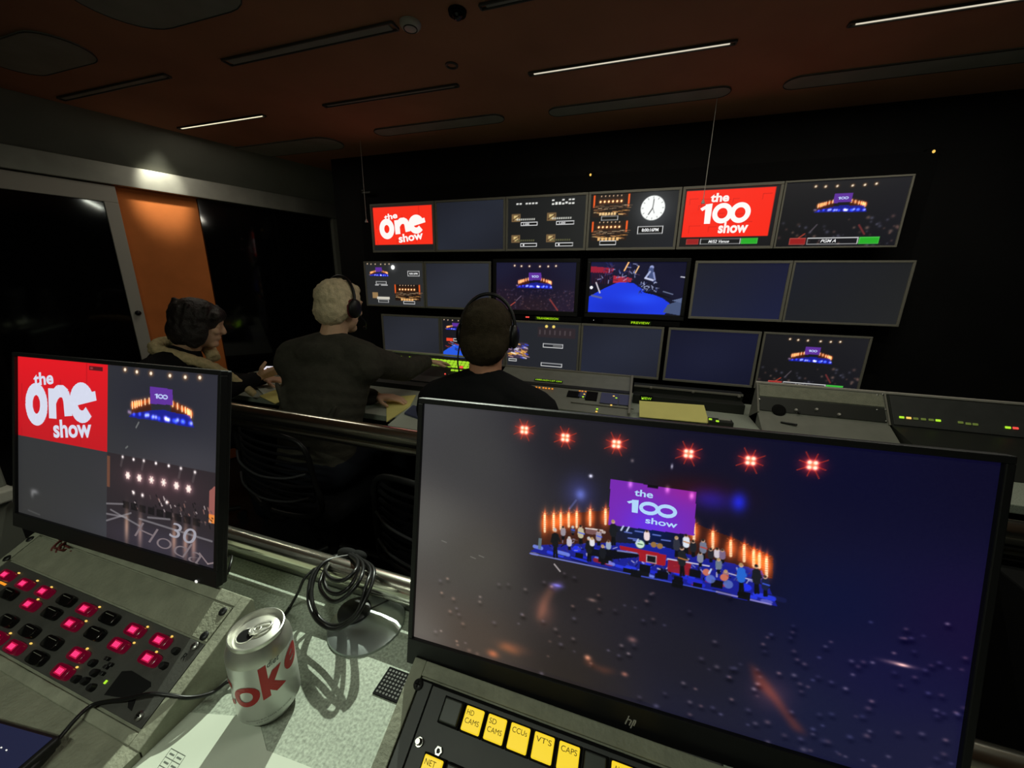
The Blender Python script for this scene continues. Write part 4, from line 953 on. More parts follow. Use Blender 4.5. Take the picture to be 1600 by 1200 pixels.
# maker's emblem on the chin
u, v = ub(985, 1122); L = BC + BR_ @ Vector(((u - .5) * BIGW, -.0045, (.5 - v) * BIGH))
b = B()
def bar(x0, z0, x1, z1, wd=.0011): b.box(L + BR_ @ Vector(((x0 + x1) / 2, 0, (z0 + z1) / 2)), (wd, .0006, math.hypot(x1 - x0, z1 - z0)), BR_ @ Matrix.Rotation(math.atan2(x1 - x0, z1 - z0), 3, 'Y'))
bar(-.0050, -.0040, -.0020, .0060); bar(-.0010, -.0040, .0010, .0018); bar(.0005, -.0068, .0035, .0030); bar(.0035, -.0030, .0052, .0028); bar(-.0030, .0020, .0005, .0022, .0009); bar(.0030, .0030, .0055, .0030, .0009)
obj('maker_emblem', b, 'dome', bm_)

def ul(px, py): return uvof(px, py, LR_, LC, LW, LH)
def left_pic(p):
    vig(p, (48, 50, 54), (46, 46, 54), (50, 50, 50), (60, 60, 64))
    p.blob(.75, .2, .25, .2, (-10, -10, -4), .8); p.blob(.9, .45, .2, .1, (14, 13, 14), .6)
    one_show(p, 0, 0, .5, .5, dark=1)
    p.rect(.405, .018, .475, .042, (70, 20, 26), .9); p.rect(.41, .024, .425, .036, (150, 60, 60), .9)
    # upper right: the stage, smaller
    T = (.432, -.016, .64, .56); stage(p, T, 1.5)
    # lower right: stage with spotlights and a lettered floor
    p.rect(.5, .5, 1, 1, (44, 38, 42)); p.blob(.75, .62, .18, .10, (26, 12, 14), .9); p.blob(.78, .95, .3, .1, (20, 22, 34), .6); 
    p.rect(.5, .52, .515, .70, (120, 76, 56), .8); p.poly([(.965, .60), (.985, .57), (1, .575), (1, .76), (.965, .76)], (150, 90, 84)); p.rect(.965, .72, 1, .765, (240, 140, 60), .9)
    for i, (a, b_) in enumerate(((199, 737), (217, 741), (236, 744), (255, 748), (275, 753), (294, 758))):
        u, v = ul(a, b_ + 6); s = 1.0 if i not in (2, 3) else .75; p.blob(u, v, .017, .026, (120, 90, 90), .9); p.disc(u, v, .0085 * s, (255, 245, 235), 1, .017 * s)
        for k in range(6): an = k * PI / 3; p.disc(u + .009 * math.cos(an), v + .017 * math.sin(an), .0035, (250, 220, 210), .8)
    for a, b_ in ((191, 714), (224, 720), (282, 732), (304, 738), (208, 718), (243, 724), (263, 728)):
        u, v = ul(a, b_); p.blob(u, v, .005, .008, (240, 235, 230), 1.2); p.line(u, v, u - .008, v + .05, .010, (130, 120, 120), .25) if a in (191, 224, 282, 304) else None
    r_ = np.random.default_rng(31)
    for k in range(60):
        u, v = .62 + .36 * r_.random(), .68 + .1 * r_.random(); p.line(u, v, u + .004, v + .02 * r_.random(), .004, [(190, 175, 175), (90, 76, 76), (20, 18, 20), (150, 110, 100)][r_.integers(4)], .8)
    for a, b_ in ((208, 770), (222, 774), (260, 785)): u, v = ul(a, b_); p.blob(u, v, .006, .010, (250, 245, 235), 1)
    for k in range(9): u = .58 + .04 * k; p.rect(u, .76, u + .03, .80, (16, 14, 16), .7)
    for (u, c) in ((.60, (200, 150, 110)), (.665, (170, 130, 104)), (.82, (190, 136, 96)), (.87, (190, 136, 100)), (.905, (180, 130, 100))): p.blob(u, .90, .010, .09, c, .55)
    for (a, b_, c, d) in ((.50, .86, .60, .85), (.50, .90, .62, .82), (.52, .83, .66, .88), (.66, .84, .98, .86), (.70, .82, .80, .80), (.5, .80, .58, .78)): p.line(a, b_, c, d, .006, (150, 146, 150), .6)
    p.text('30', .80, .815, .915, .90, (158, 156, 166), .0, .2, -.08); p.text('Hoda', .64, .88, .94, .975, (122, 110, 114), -.016, .35, -.12)
    p.line(.93, .94, .965, .985, .004, (170, 150, 150), .8); p.line(.965, .985, .99, .97, .004, (170, 150, 150), .8)
    # lower left: nearly black picture with a few glints
    p.blob(.1, .84, .02, .015, (70, 70, 70), .9); p.blob(.085, .86, .01, .02, (50, 50, 50), .9); p.line(.06, .97, .13, .98, .006, (80, 80, 80), .6)
    u, v = ul(212, 668); p.line(u, v, u + .012, v - .03, .006, (120, 122, 120), .8); u, v = ul(196, 700); p.line(u, v, u + .008, v - .01, .006, (110, 112, 110), .8)
lm_ = desk_monitor('desktop_monitor', 'four-picture desktop monitor with the red one show title, left foreground', LR_, LC, LW, LH, .0065, .024, left_pic, (560, 326), mats=('bezeldark', 'black'))
u, v = ul(312, 906); L2 = LC + LR_ @ Vector(((u - .5) * LW, -.0046, (.5 - v) * LH))
obj('power_light', B().ell(L2, (.0028, .0008, .0022), LR_, sub=2), 'white', lm_)

# ---------------------------------------------------------------- drink can
CB = Vector((-.379, .237, DESK)); H_ = .115
cn = thing('drink_can', 'opened white and silver cola can with red lettering on the speckled desk', 'drink can', tuple(CB), Euler((0, 0, 0)))
prof = [(0, .004), (.019, .003), (.0235, 0), (.0255, .0008), (.0300, .008), (.0331, .014), (.0331, .092)]
obj('can_body', B().lathe(prof, CB, 72), 'canw', cn, smooth=50)
prof2 = [(.0331, .092), (.0322, .098), (.0290, .106), (.0275, .1095)]
obj('can_neck', B().lathe(prof2, CB, 72), 'cansil', cn, smooth=50)
prof3 = [(.0275, .1095), (.0283, .112), (.0280, .1148), (.0270, .1152), (.0262, .1135), (.0252, .1085), (.0240, .1072), (.0228, .1092), (.0215, .1098), (.0, .1098)]
lid = obj('can_lid', B().lathe(prof3, CB, 64), 'cansil', cn, smooth=40)
ta = math.radians(-128)      # direction of the mouth seen from above
dm = Vector((math.cos(ta), math.sin(ta), 0)); pm = Vector((-dm.y, dm.x, 0)); Rm_ = Matrix((dm, pm, Vector((0, 0, 1)))).transposed()
mo = [(.0110 + .0088 * math.cos(a), .0095 * math.sin(a)) for a in np.linspace(0, 2 * PI, 28, endpoint=False)]
obj('mouth', B().prism(mo, .0004, Matrix.Translation(CB + Vector((0, 0, .1097))) @ Rm_.to_4x4()), 'matte', lid)
obj('mouth_rim', B().tube([CB + Rm_ @ Vector((a * 1.0, b_, .1101)) for a, b_ in mo + mo[:1]], .0006, 6), 'cansil', lid, smooth=60)
ring = [CB + Rm_ @ Vector((-.0040 + .0110 * math.cos(a), .0065 * math.sin(a), .1125)) for a in np.linspace(0, 2 * PI, 30)]
obj('pull_tab', B().tube(ring, .0013, 8).tube([CB + Rm_ @ Vector((-.001 + .0032 * math.cos(a), .0032 * math.sin(a), .1125)) for a in np.linspace(0, 2 * PI, 20)], .0011, 8).box(CB + Rm_ @ Vector((.0045, 0, .1122)), (.005, .010, .0012), Rm_, .0004), 'cansil', lid, smooth=60)
# printed letters bent round the body
def can_text(s, ang0, z0, wdt, hgt, m, tilt=0., bold=.02, shear=0., name='printed_letters'):
    v, tr = text_mesh(s, bold, shear); bb = bmesh.new(); vs = []
    # subdivide by mapping only vertices; letters are finely tessellated along curves
    t_ = bmesh.new(); q = [t_.verts.new((a, b_, 0)) for a, b_ in v]
    for f in tr:
        try: t_.faces.new([q[i] for i in f])
        except Exception: pass
    bmesh.ops.subdivide_edges(t_, edges=t_.edges[:], cuts=3, use_grid_fill=True)
    for vv in t_.verts:
        x = vv.co.x * wdt; y = vv.co.y * hgt + x * math.tan(tilt); a = ang0 + x / .0333
        vv.co = CB + Vector((.0334 * math.cos(a), .0334 * math.sin(a), z0 + y))
    return obj(name, t_, m, cn)
av = math.atan2(-CB.y, -CB.x)       # direction from the can to the camera
can_text('O', av - math.radians(63), .0395, .0285, .0275, 'canred', math.radians(7), .05)
can_text('k', av - math.radians(11), .0455, .0245, .044, 'canred', math.radians(12), .055)
can_text('e', av + math.radians(33), .058, .023, .026, 'canred', math.radians(16), .03)
can_text('C', av - math.radians(118), .034, .030, .036, 'canred', math.radians(6), .02)
can_text('diet', av + math.radians(4), .086, .0130, .0070, 'cangrey', math.radians(6), .0, .3)
can_text('NOTHING BUT TASTE NO SUGAR', av - math.radians(48), .0185, .048, .0016, 'cangrey', math.radians(2), .0, name='small_print')
can_text('330 ml', av - math.radians(30), .0155, .012, .0014, 'cangrey', math.radians(2), .0, name='small_print')

# ---------------------------------------------------------------- paper on the desk
def onz(px, py, z=DESK): p = onp(px, py, 2, z); return p
P_ = [onz(*q) for q in ((288, 1113), (404, 1122), (417, 1173), (505, 1207), (455, 1290), (175, 1290), (190, 1210))]
b = B().prism([(p.x, p.y) for p in P_], .0004, Matrix.Translation((0, 0, DESK + .0003)))
pp = thing('paper_sheet', 'white printed sheet on the desk under the drink can', 'paper', tuple(onz(330, 1180)))
obj('sheet', b, 'paper', pp)
b = B(); q = [onz(*s) for s in ((272, 1168), (288, 1178), (268, 1205), (250, 1193))]
gx = (onz(290, 1182) - onz(268, 1170)); gy = (onz(240, 1210) - onz(268, 1170)); o_ = onz(268, 1170)
for i in range(3): b.box(tuple(o_ + gx * (i / 2) + gy * .5 + Vector((0, 0, .0009))), (gy.length, .0004, .0002), Matrix.Rotation(math.atan2(gy.y, gy.x), 3, 'Z'))
for i in range(4): b.box(tuple(o_ + gy * (i / 3) + gx * .5 + Vector((0, 0, .0009))), (gx.length, .0004, .0002), Matrix.Rotation(math.atan2(gx.y, gx.x), 3, 'Z'))
for i in range(3):
    for k in range(2): b.box(tuple(o_ + gy * ((i + .5) / 3) + gx * (k / 2 + .25) + Vector((0, 0, .0009))), (gx.length * .3, .0012, .0002), Matrix.Rotation(math.atan2(gx.y, gx.x), 3, 'Z'))
obj('printed_table', b, 'ink', pp)
P2 = [onz(*q) for q in ((302, 1150), (345, 1147), (470, 1290), (200, 1290))]

# black perforated vent in the desktop
g = onz(606, 1071); R_ = Matrix.Rotation(math.radians(0), 3, 'Z')
t = thing('desk_vent', 'small black perforated square in the desktop left of the yellow-key panel', 'vent', tuple(g))
obj('vent_plate', B().box(g + Vector((0.006, .003, .0008)), (.036, .036, .0016), None, .0003), 'matte', t)
b = B()
for i in range(7):
    for k in range(7): b.lathe([(0, .0003), (.0014, .0003), (.0017, 0)], g + Vector((.006 + (i - 3) * .0046, .003 + (k - 3) * .0046, .0016)), 8)
obj('vent_studs', b, 'plate', t)
# aluminium disc base with a low black cylinder on it
g = (onz(505, 975) + onz(635, 975)) / 2; gc = Vector((onz(570, 975).x + .002, .368, DESK))
t = thing('stand_base', 'round satin aluminium stand base on the desk beneath the hanging cable coil', 'stand base', tuple(gc))
obj('base_disc', B().lathe([(0, .0085), (.02, .0085), (.045, .0065), (.0545, .003), (.0555, .0012), (.055, 0)], gc, 56), 'silver', t, smooth=40)
obj('black_cylinder', B().lathe([(0, .014), (.021, .014), (.024, .012), (.025, .002), (.025, .006)], gc + Vector((-.026, .004, 0)), 36), 'black', t, smooth=40)

obj('base_slot', B().tube([gc + Vector((-.008, .012, .0092)), gc + Vector((.012, .044, .0072))], .0012, 6), 'plate', t)
# ---------------------------------------------------------------- cables
def spline(P, n=12):
    P = [Vector(p) for p in P]; out = []
    for i in range(len(P) - 1):
        p0 = P[max(i - 1, 0)]; p1 = P[i]; p2 = P[i + 1]; p3 = P[min(i + 2, len(P) - 1)]
        for k in range(n):
            t_ = k / n; out.append(.5 * ((2 * p1) + (-p0 + p2) * t_ + (2 * p0 - 5 * p1 + 4 * p2 - p3) * t_ ** 2 + (-p0 + 3 * p1 - 3 * p2 + p3) * t_ ** 3))
    return out + [P[-1]]
def oy(px, py, y): return onp(px, py, 1, y)
co = thing('cable_coil', 'bundle of coiled black cable hanging from the desk rail between the two monitors', 'cable', tuple(oy(540, 860, .40)))
loops = [((545, 872), (495, 888), (482, 930), (492, 965), (520, 983), (552, 968), (574, 930), (584, 890), (560, 872)),
         ((548, 868), (505, 880), (487, 920), (495, 960), (522, 978), (556, 960), (572, 915), (578, 888), (556, 868)),
         ((540, 870), (512, 885), (500, 912), (508, 932), (525, 940), (548, 925), (565, 900), (566, 880), (550, 866)),
         ((536, 872), (515, 884), (506, 902), (512, 922), (528, 928), (545, 918), (556, 900), (560, 882), (548, 868)),
         ((530, 876), (514, 882), (508, 892), (520, 906), (540, 905), (556, 890), (558, 876), (545, 866))]
for i, Lp in enumerate(loops):
    n_ = len(Lp); P_ = []
    for k, q in enumerate(Lp):
        f = math.sin(PI * k / (n_ - 1)); P_.append(oy(q[0], q[1], .424 - (.110 - i * .008) * f))
    obj('cable_loop', B().tube(spline(P_, 10), .0028, 10), 'rubber', co, smooth=60)
obj('cable_tie', B().ell(oy(545, 866, .428), (.022, .010, .010)).ell(oy(530, 874, .426), (.016, .009, .008)).ell(oy(560, 868, .430), (.016, .009, .008)), 'matte', co, smooth=60)
P_ = [oy(530, 868, .422), oy(508, 876, .402), oy(490, 890, .380), oy(475, 905, .366), oy(466, 925, .356), oy(455, 945, .352), onz(446, 962) + Vector((0, 0, .003)), onz(432, 990) + Vector((0, 0, .003)), onz(405, 1040) + Vector((0, 0, .003)),
      onz(385, 1072) + Vector((0, 0, .004)), onz(360, 1072) + Vector((0, 0, .008))]
e_ = [onp(330, 1083, 2, .716), onp(295, 1090, 2, .728), onp(262, 1086, 2, .735), lpt(240, 1087, .008), lpt(200, 1094, .004), lpt(170, 1097, .003), lpt(145, 1104, .003), onp(120, 1122, 2, .719), onp(100, 1145, 2, .716), onp(84, 1164, 2, .716)]
tag(obj('charging_cable', B().tube(spline(P_ + e_, 10), .0022, 10), 'rubber', smooth=60), 'thin black cable crossing the left control panel from the can to the phone', 'cable')
tag(obj('power_cable', B().tube(spline([oy(352, 872, .37), oy(362, 868, .37), oy(360, 882, .355), oy(354, 898, .345), oy(345, 905, .345)], 8), .002, 8), 'rubber', smooth=60), 'short black lead drooping behind the right edge of the four-picture monitor', 'cable')
# phone at the lower left
ph0 = onp(86, 1150, 2, .728)
e1 = (onp(0, 1126, 2, .728) - ph0).normalized(); e2 = (onp(18, 1200, 2, .728) - ph0); e2 = (e2 - e1 * e2.dot(e1)).normalized()
Rp = Matrix((e1, e2, e1.cross(e2))).transposed(); 
if (Rp @ Vector((0, 0, 1))).z < 0: Rp = Matrix((e1, -e2, e1.cross(-e2))).transposed()
t = thing('mobile_phone', 'dark phone lying at the bottom left corner with a dim blue screen', 'phone', tuple(ph0))
cc = ph0 + e1 * .070 + e2 * .036
obj('phone_case', B().box(cc - Vector((0, 0, .0065)), (.150, .076, .012), Rp, .004, seg=3), 'black', t, smooth=50)
obj('phone_screen', B().box(cc + Vector((0, 0, .0001)), (.140, .068, .0012), Rp, .0005), 'bluepx', t)
b = B()
for q in ((10, 1172), (2, 1168)): b.ell(onp(*q, 2, .7292), (.0012, .0006, .0004), sub=2)
obj('screen_icons', b, 'white', t)
pl = onp(84, 1164, 2, .716); pe = onp(40, 1210, 2, .717)
tag(obj('cable_plug', B().tube([pl, pl + (pe - pl) * .12, pl + (pe - pl) * .14, pe], [.0028, .0036, .0056, .0060], 14), 'rubber', smooth=50), 'thick black plug on the end of the thin cable beside the phone', 'plug')

# side counter at the far left
t = thing('side_counter', 'grey side counter with a pale ledge at the left edge of the photo', 'counter', (-1.4, .2, FLOOR_B))
obj('ledge', B().box((-1.36, .10, .722), (.12, .555, .028), bev=.004), 'frame', t)
obj('counter_panel', B().box((-1.38, .10, .835), (.10, .55, .20), bev=.004), 'cove', t)
obj('counter_body', B().box((-1.37, .10, .33), (.10, .54, .757)), 'cove', t)

# ================================================================== FRONT DESK
t = thing('front_desk', 'long grey front desk running below the wall of screens', 'desk', (-.3, 1.9, FDESK))
obj('desktop', B().box((-.45, 1.86, FDESK - .015), (4.1, .86, .03), bev=.003), 'desk', t)
b = B().box((-.45, 2.26, .185), (4.1, .02, .73)); 
for x in (-2.45, -.9, .4, 1.57): b.box((x, 1.95, .185), (.03, .6, .73))
obj('desk_frame', b, 'matte', t)

def wedge(b, x0, x1, yf, yb, zf, zb, base=FDESK, mi=0):
    return b.hexa([(x0, yf, base), (x1, yf, base), (x1, yb, base), (x0, yb, base), (x0, yf, zf), (x1, yf, zf), (x1, yb, zb), (x0, yb, zb)], mi)
class Slope:
    """sloped console face from (yf, zf) to (yb, zb)"""
    def __init__(s, yf, zf, yb, zb): s.p = Vector((0, yf, zf)); s.u = Vector((0, yb - yf, zb - zf)); s.L = s.u.length; s.u.normalize(); s.n = Vector((0, -s.u.z, s.u.y)); s.R = Matrix.Rotation(math.atan2(s.u.z, s.u.y), 3, 'X')
    def at(s, px, py, up=0.): return onplane(px, py, s.p + s.n * up, s.n)
    def box(s, px0, py0, px1, py1, th=.004, b=None, bev=.0, x=None):
        A = s.at(px0, py0); C = s.at(px1, py1); b = b or B(); c = (A + C) / 2
        return b.box(c + s.n * th / 2, (abs(C.x - A.x), max(abs((C - A).dot(s.u)), .003), th), s.R, bev)
    def pt(s, x, v, up=0.): return Vector((x, s.p.y, s.p.z)) + s.u * v + s.n * up

# ---- lime key console (vision mixer) left
t = thing('key_console', 'console of lime-lit keys under the bottom left screens', 'console', (-1.2, 2.02, FDESK), group='consoles on the front desk')
S1 = Slope(1.86, .612, 2.10, .752)
b = B(); wedge(b, -1.60, -.78, 1.86, 2.10, .610, .750); obj('case', b, 'consoledark', t)
obj('top_trim', B().box((-1.19, 2.105, .757), (.83, .014, .012), bev=.002), 'frame', t)
for r_i, (v0, n0, n1) in enumerate(((.232, 0, 26), (.210, 0, 26), (.188, 0, 26))):
    for k in range(n0, n1):
        x = -1.50 + k * .0262
        c = S1.pt(x, v0, .003); lit = not (r_i == 2 and k < 17)
        obj('key', B().box(c, (.021, .015, .007), S1.R, .001), ('red' if (r_i == 2 and k == 20) else 'greenkey') if lit and r_i < 3 else 'greendim', t)
for k in range(3): obj('key', B().box(S1.pt(-1.02 + k * .026, .155, .003), (.021, .012, .006), S1.R, .001), 'greenkey', t)
for k, m_ in ((0, 'greenkey'), (1, 'red')): obj('key', B().box(S1.pt(-.905 + k * .026, .150, .003), (.021, .014, .006), S1.R, .001), m_, t)
obj('lamp', B().ell(S1.pt(-1.055, .118, .002), .005, sub=2), 'red', t)
for k in range(8): obj('lamp', B().ell(S1.pt(-1.03 + k * .027, .116, .002), .0032, sub=2), 'white' if k == 6 else 'bezel', t)
obj('knob_row', B().box(S1.pt(-1.18, .06, .003), (.7, .05, .004), S1.R, .001), 'plate', t)

# ---- middle console with orange lamps
t = thing('lamp_console', 'grey console with green letters and small orange lamps right of the right man', 'console', (-.2, 2.0, FDESK), group='consoles on the front desk')
S2 = Slope(1.78, .600, 2.10, .722)
b = B(); wedge(b, -.72, .02, 1.78, 2.10, .598, .720); obj('case', b, 'console', t)
b = B().box((-.35, 2.102, .722), (.74, .012, .012), bev=.002).box((.015, 1.94, .668), (.012, .33, .016), Matrix.Rotation(math.atan2(.122, .32), 3, 'X'), .002)
obj('top_trim', b, 'bezel', t)
obj('upper_panel', S2.box(700, 588, 985, 612, .003), 'consoledark', t)
for (a, b_, c, d, m_) in ((888, 611, 905, 622, 'matte'), (917, 612, 932, 627, 'matte'), (940, 614, 965, 633, 'bluegrey'), (968, 617, 985, 635, 'bluegrey'), (905, 612, 915, 622, 'bluegrey')):
    obj('key_panel', S2.box(a, b_, c, d, .005, bev=.001), m_, t)
pp_ = S2.at(857, 594.5, .004); p = Pic(4, 2, bg=(14, 26, 6), W=.16, H=.02); p.text('1080:AG=127 ON', .04, .2, .96, .85, (165, 225, 30), .012)
o = p.build('display_text', t, .16, .020); o.matrix_basis = wm(t).inverted() @ Matrix.Translation(pp_) @ Matrix.Rotation(math.atan2(S2.u.z, S2.u.y) - PI / 2, 4, 'X')
for i, (a, b_) in enumerate(((838, 605), (843, 605.5), (849, 606), (853, 606.5), (858, 607), (863, 607.5), (906, 611), (910, 611.5), (915, 612), (913, 616), (911, 620), (959, 619), (963, 622), (955, 633), (933, 639), (932, 643), (1004, 623))):
    obj('lamp', B().box(S2.at(a, b_, .005), (.009, .006, .005), S2.R, .001), 'orangeled' if i < 9 else ('amber' if i % 2 else 'green'), t)
# low strip of small switches in front
obj('switch_strip', S2.box(892, 629, 990, 640, .006, bev=.001), 'bezel', t)

# ---- flat desk unit between with the yellow paper
t = thing('desk_shelf', 'grey stepped shelf unit behind the yellow paper', 'shelf', (.3, 2.1, FDESK))
b = B(); b.box((.30, 2.17, .625), (.54, .05, .09), bev=.002); b.box((.30, 2.11, .605), (.54, .07, .05), bev=.002); obj('shelf_body', b, 'consoledark', t)
obj('shelf_lip', B().box((.30, 2.142, .663), (.54, .008, .010), bev=.001), 'bezel', t)
for px in (1017, 1083, 1155): obj('shelf_knob', B().ell(onp(px, 606 + (px - 1017) * .1, 1, 2.135), (.008, .006, .008), sub=2), 'bezel', t)
S3 = Slope(1.62, .583, 2.0, .60)
A = [onplane(*q, Vector((0, 1.90, FDESK + .06)), Vector((0, -.55, .83)).normalized()) for q in ((999, 626), (1100, 633), (1108, 661), (999, 651))]
b = B(); nrm = Vector((0, -.55, .83)).normalized(); b.hexa([a - nrm * .004 for a in A[::-1]] + [a for a in A[::-1]])
tag(obj('paper_pad', b, 'yellow'), 'pale yellow paper pad standing against the grey shelf below the blank screens', 'paper pad')
prop = B().box(tuple((A[0] + A[2]) / 2 + Vector((0, .035, -.035))), (.16, .05, .05)); 
t = thing('name_display', 'green letters half hidden by the top edge of the yellow pad', 'display', tuple(onp(1010, 623, 1, 2.06)), group='green name displays')
c_ = onp(1010, 622, 1, 2.055); p = Pic(4, 2, bg=(16, 24, 8), W=.06, H=.016); p.text('VIEW', .05, .15, .95, .9, (150, 210, 30), .012)
t.location = c_; p.build('display_text', t, .058, .018, y=-.006); obj('display_case', B().box(c_ + Vector((0, .004, 0)), (.064, .016, .026), bev=.002), 'matte', t)
t = thing('small_switch_box', 'little box with lime lamps right of the yellow pad', 'switch box', tuple(onz(1130, 660, FDESK)))
c_ = onz(1125, 661, FDESK + .02); obj('box_body', B().box(c_, (.10, .05, .03), bev=.003), 'consoledark', t)
obj('box_lamp', B().box(onz(1110, 655, FDESK + .037), (.012, .010, .006), bev=.001), 'green', t); obj('box_lamp', B().box(onz(1121, 658, FDESK + .037), (.012, .010, .006), bev=.001), 'green', t)
obj('box_bar', B().box(onz(1132, 656, FDESK + .037), (.05, .006, .006), bev=.001), 'frame', t)

# ---- speaker console right
def console_face(name, label, x0, x1, body, plate, extra):
    t = thing(name, label, 'console', ((x0 + x1) / 2, 1.98, FDESK), group='consoles on the front desk')
    b = B(); wedge(b, x0, x1, 1.955, 2.07, .625, .756); b2 = B()
    obj('case', b, body, t); return t
S4 = Slope(1.945, .640, 2.035, .757)
t = thing('speaker_console', 'pale grey console with a round speaker and small knobs right of the yellow pad', 'console', (.82, 1.98, FDESK), group='consoles on the front desk')
b = B(); b.hexa([(.588, 1.83, FDESK), (1.085, 1.83, FDESK), (1.085, 2.06, FDESK), (.588, 2.06, FDESK), (.588, 1.83, .583), (1.085, 1.83, .583), (1.085, 1.945, .640), (.588, 1.945, .640)])
b.hexa([(.588, 1.945, FDESK), (1.085, 1.945, FDESK), (1.085, 2.06, FDESK), (.588, 2.06, FDESK), (.588, 1.945, .640), (1.085, 1.945, .640), (1.085, 2.035, .757), (.588, 2.035, .757)])
obj('case', b, 'console', t)
obj('top_trim', B().box((.84, 2.04, .762), (.51, .014, .010), bev=.002), 'frame', t)
for x in (.590, 1.084): obj('side_trim', B().box(S4.pt(x, S4.L / 2, .003), (.007, S4.L, .007), S4.R, .001), 'bezel', t)
obj('upper_plate', B().box(S4.pt(.837, S4.L * .76, .002), (.478, S4.L * .40, .004), S4.R, .001), 'box', t)
pl_ = obj('lower_plate', B().box(S4.pt(.837, S4.L * .30, .002), (.478, S4.L * .46, .004), S4.R, .001), 'consoledark', t)
obj('speaker_grille', B().lathe([(0, .002), (.010, .0035), (.026, .0035), (.029, .001), (.029, 0)], S4.at(1217, 641, .004), 32, S4.R), 'matte', t, smooth=40)
for (a, b_) in ((1243, 641), (1248, 645), (1275, 640), (1310, 648)): obj('small_knob', B().lathe([(0, .010), (.005, .010), (.006, 0)], S4.at(a, b_, .003), 16, S4.R), 'dome' if (a, b_) != (1248, 645) else 'black', t, smooth=40)
for (a, b_) in ((1187, 624), (1371, 617), (1371, 640), (1187, 649), (1374, 668)): obj('screw', B().ell(S4.at(a, b_, .004), (.004, .004, .002), S4.R, sub=2), 'steel', t)
g_ = Vector((.70, 1.888, .612)); tag(obj('pen', B().tube([g_ + Vector((-.03, .006, .006)), g_ + Vector((.03, -.006, .006))], .0045, 10), 'black', smooth=50), 'short black pen lying on the pale lip of the speaker console', 'pen')
# ---- dark lamp console far right
t = thing('dark_console', 'dark console with a row of yellow-green lamps at the right edge', 'console', (1.40, 1.98, FDESK), group='consoles on the front desk')
b = B(); b.hexa([(1.093, 1.62, FDESK), (1.95, 1.62, FDESK), (1.95, 2.06, FDESK), (1.093, 2.06, FDESK), (1.093, 1.62, .583), (1.95, 1.62, .583), (1.95, 1.945, .640), (1.093, 1.945, .640)])
b.hexa([(1.093, 1.945, FDESK), (1.95, 1.945, FDESK), (1.95, 2.06, FDESK), (1.093, 2.06, FDESK), (1.093, 1.945, .640), (1.95, 1.945, .640), (1.95, 2.035, .757), (1.093, 2.035, .757)])
obj('case', b, 'consoledark', t)
obj('top_trim', B().box((1.52, 2.04, .762), (.86, .014, .010), bev=.002), 'frame', t)
obj('face_plate', B().box(S4.pt(1.52, S4.L * .5, .002), (.84, S4.L * .92, .004), S4.R, .001), 'plate2', t)
for i, (a, b_) in enumerate(((1409, 652), (1420, 653), (1431, 654), (1443, 655), (1455, 656), (1466, 657), (1501, 660), (1513, 662), (1524, 663), (1575, 668), (1587, 669))):
    obj('lamp', B().box(S4.at(a, b_, .006), (.016, .009, .005), S4.R, .0015), {1: 'amber', 10: 'red'}.get(i, 'greendim' if i not in (0, 5, 9) else 'green'), t)
for (a, b_) in ((1380, 616), (1384, 640), (1385, 658), (1386, 669)): obj('screw', B().ell(S4.at(a, b_, .004), (.004, .004, .002), S4.R, sub=2), 'steel', t)

# ---- things on the front desk
def flat(name, label, cat, pts, m, z=FDESK, th=.002, lift=0.0, group=None, bev=0):
    P_ = [onz(*q, z) for q in pts]
    return tag(obj(name, B().prism([(p.x, p.y) for p in P_], th, Matrix.Translation((0, 0, z + lift)), bev=bev), m), label, cat, group)
flat('notebook', 'open white notebook on the desk in front of the woman', 'notebook', [(400, 606), (418, 594), (452, 597), (452, 612), (412, 618)], 'paper', th=.008, bev=.001)
flat('yellow_pad', 'yellow pad beside the woman\'s notebook', 'paper pad', [(406, 622), (452, 604), (460, 622), (430, 634)], 'yellow', th=.004, lift=.009)
flat('folder', 'cream folder on the desk between the two men', 'folder', [(604, 622), (650, 618), (640, 636), (604, 660)], 'yellow', th=.004, lift=0)
flat('paper_sheet', 'white sheet right of the white-haired man under the cream folder', 'paper', [(606, 664), (640, 636), (662, 630), (700, 640), (690, 690), (610, 680)], 'paper', th=.0012)
flat('calculator', 'flat grey keypad on the white sheet between the men', 'keypad', [(632, 648), (645, 636), (668, 640), (660, 658)], 'bluegrey', th=.010, lift=.0013, bev=.001)
flat('paper_sheet', 'white sheet on the desk just left of the right man\'s shoulder', 'paper', [(668, 616), (684, 600), (716, 604), (712, 620)], 'paper', th=.0012)
t = thing('spectacles', 'pair of spectacles lying by the white notebook', 'spectacles', tuple(onz(432, 592, FDESK)))
for k, px in enumerate((425, 440)):
    c = onz(px, 592 + k * 2, FDESK + .02); obj('lens_frame', B().tube([c + Vector((.022 * math.cos(a), .004 * math.sin(a), .017 * math.sin(a))) for a in np.linspace(0, 2 * PI, 24)], .002, 8), 'black', t, smooth=60)
c = onz(425, 592, FDESK + .02); obj('temple_arm', B().tube([c + Vector((-.022, 0, .006)), c + Vector((-.02, .12, .0))], .0018, 8), 'black', t)

# ---- right-hand cabinet below the handrail
t = thing('side_cabinet', 'black cabinet with a grey edge at the right below the handrail', 'cabinet', (.90, 1.2, FLOOR_B))
X0 = .80
obj('cabinet_body', B().box((1.15, .72, .32), (.86, .36, .72), bev=.004), 'matte', t)
obj('edge_trim', B().box((.735, .545, .33), (.03, .012, .74), bev=.003).box((1.15, .545, .685), (.86, .012, .03), bev=.003), 'cove', t)
obj('cabinet_handle', B().tube([(.80, .53, .10), (.95, .53, .10)], .008, 12), 'steel', t, smooth=50)

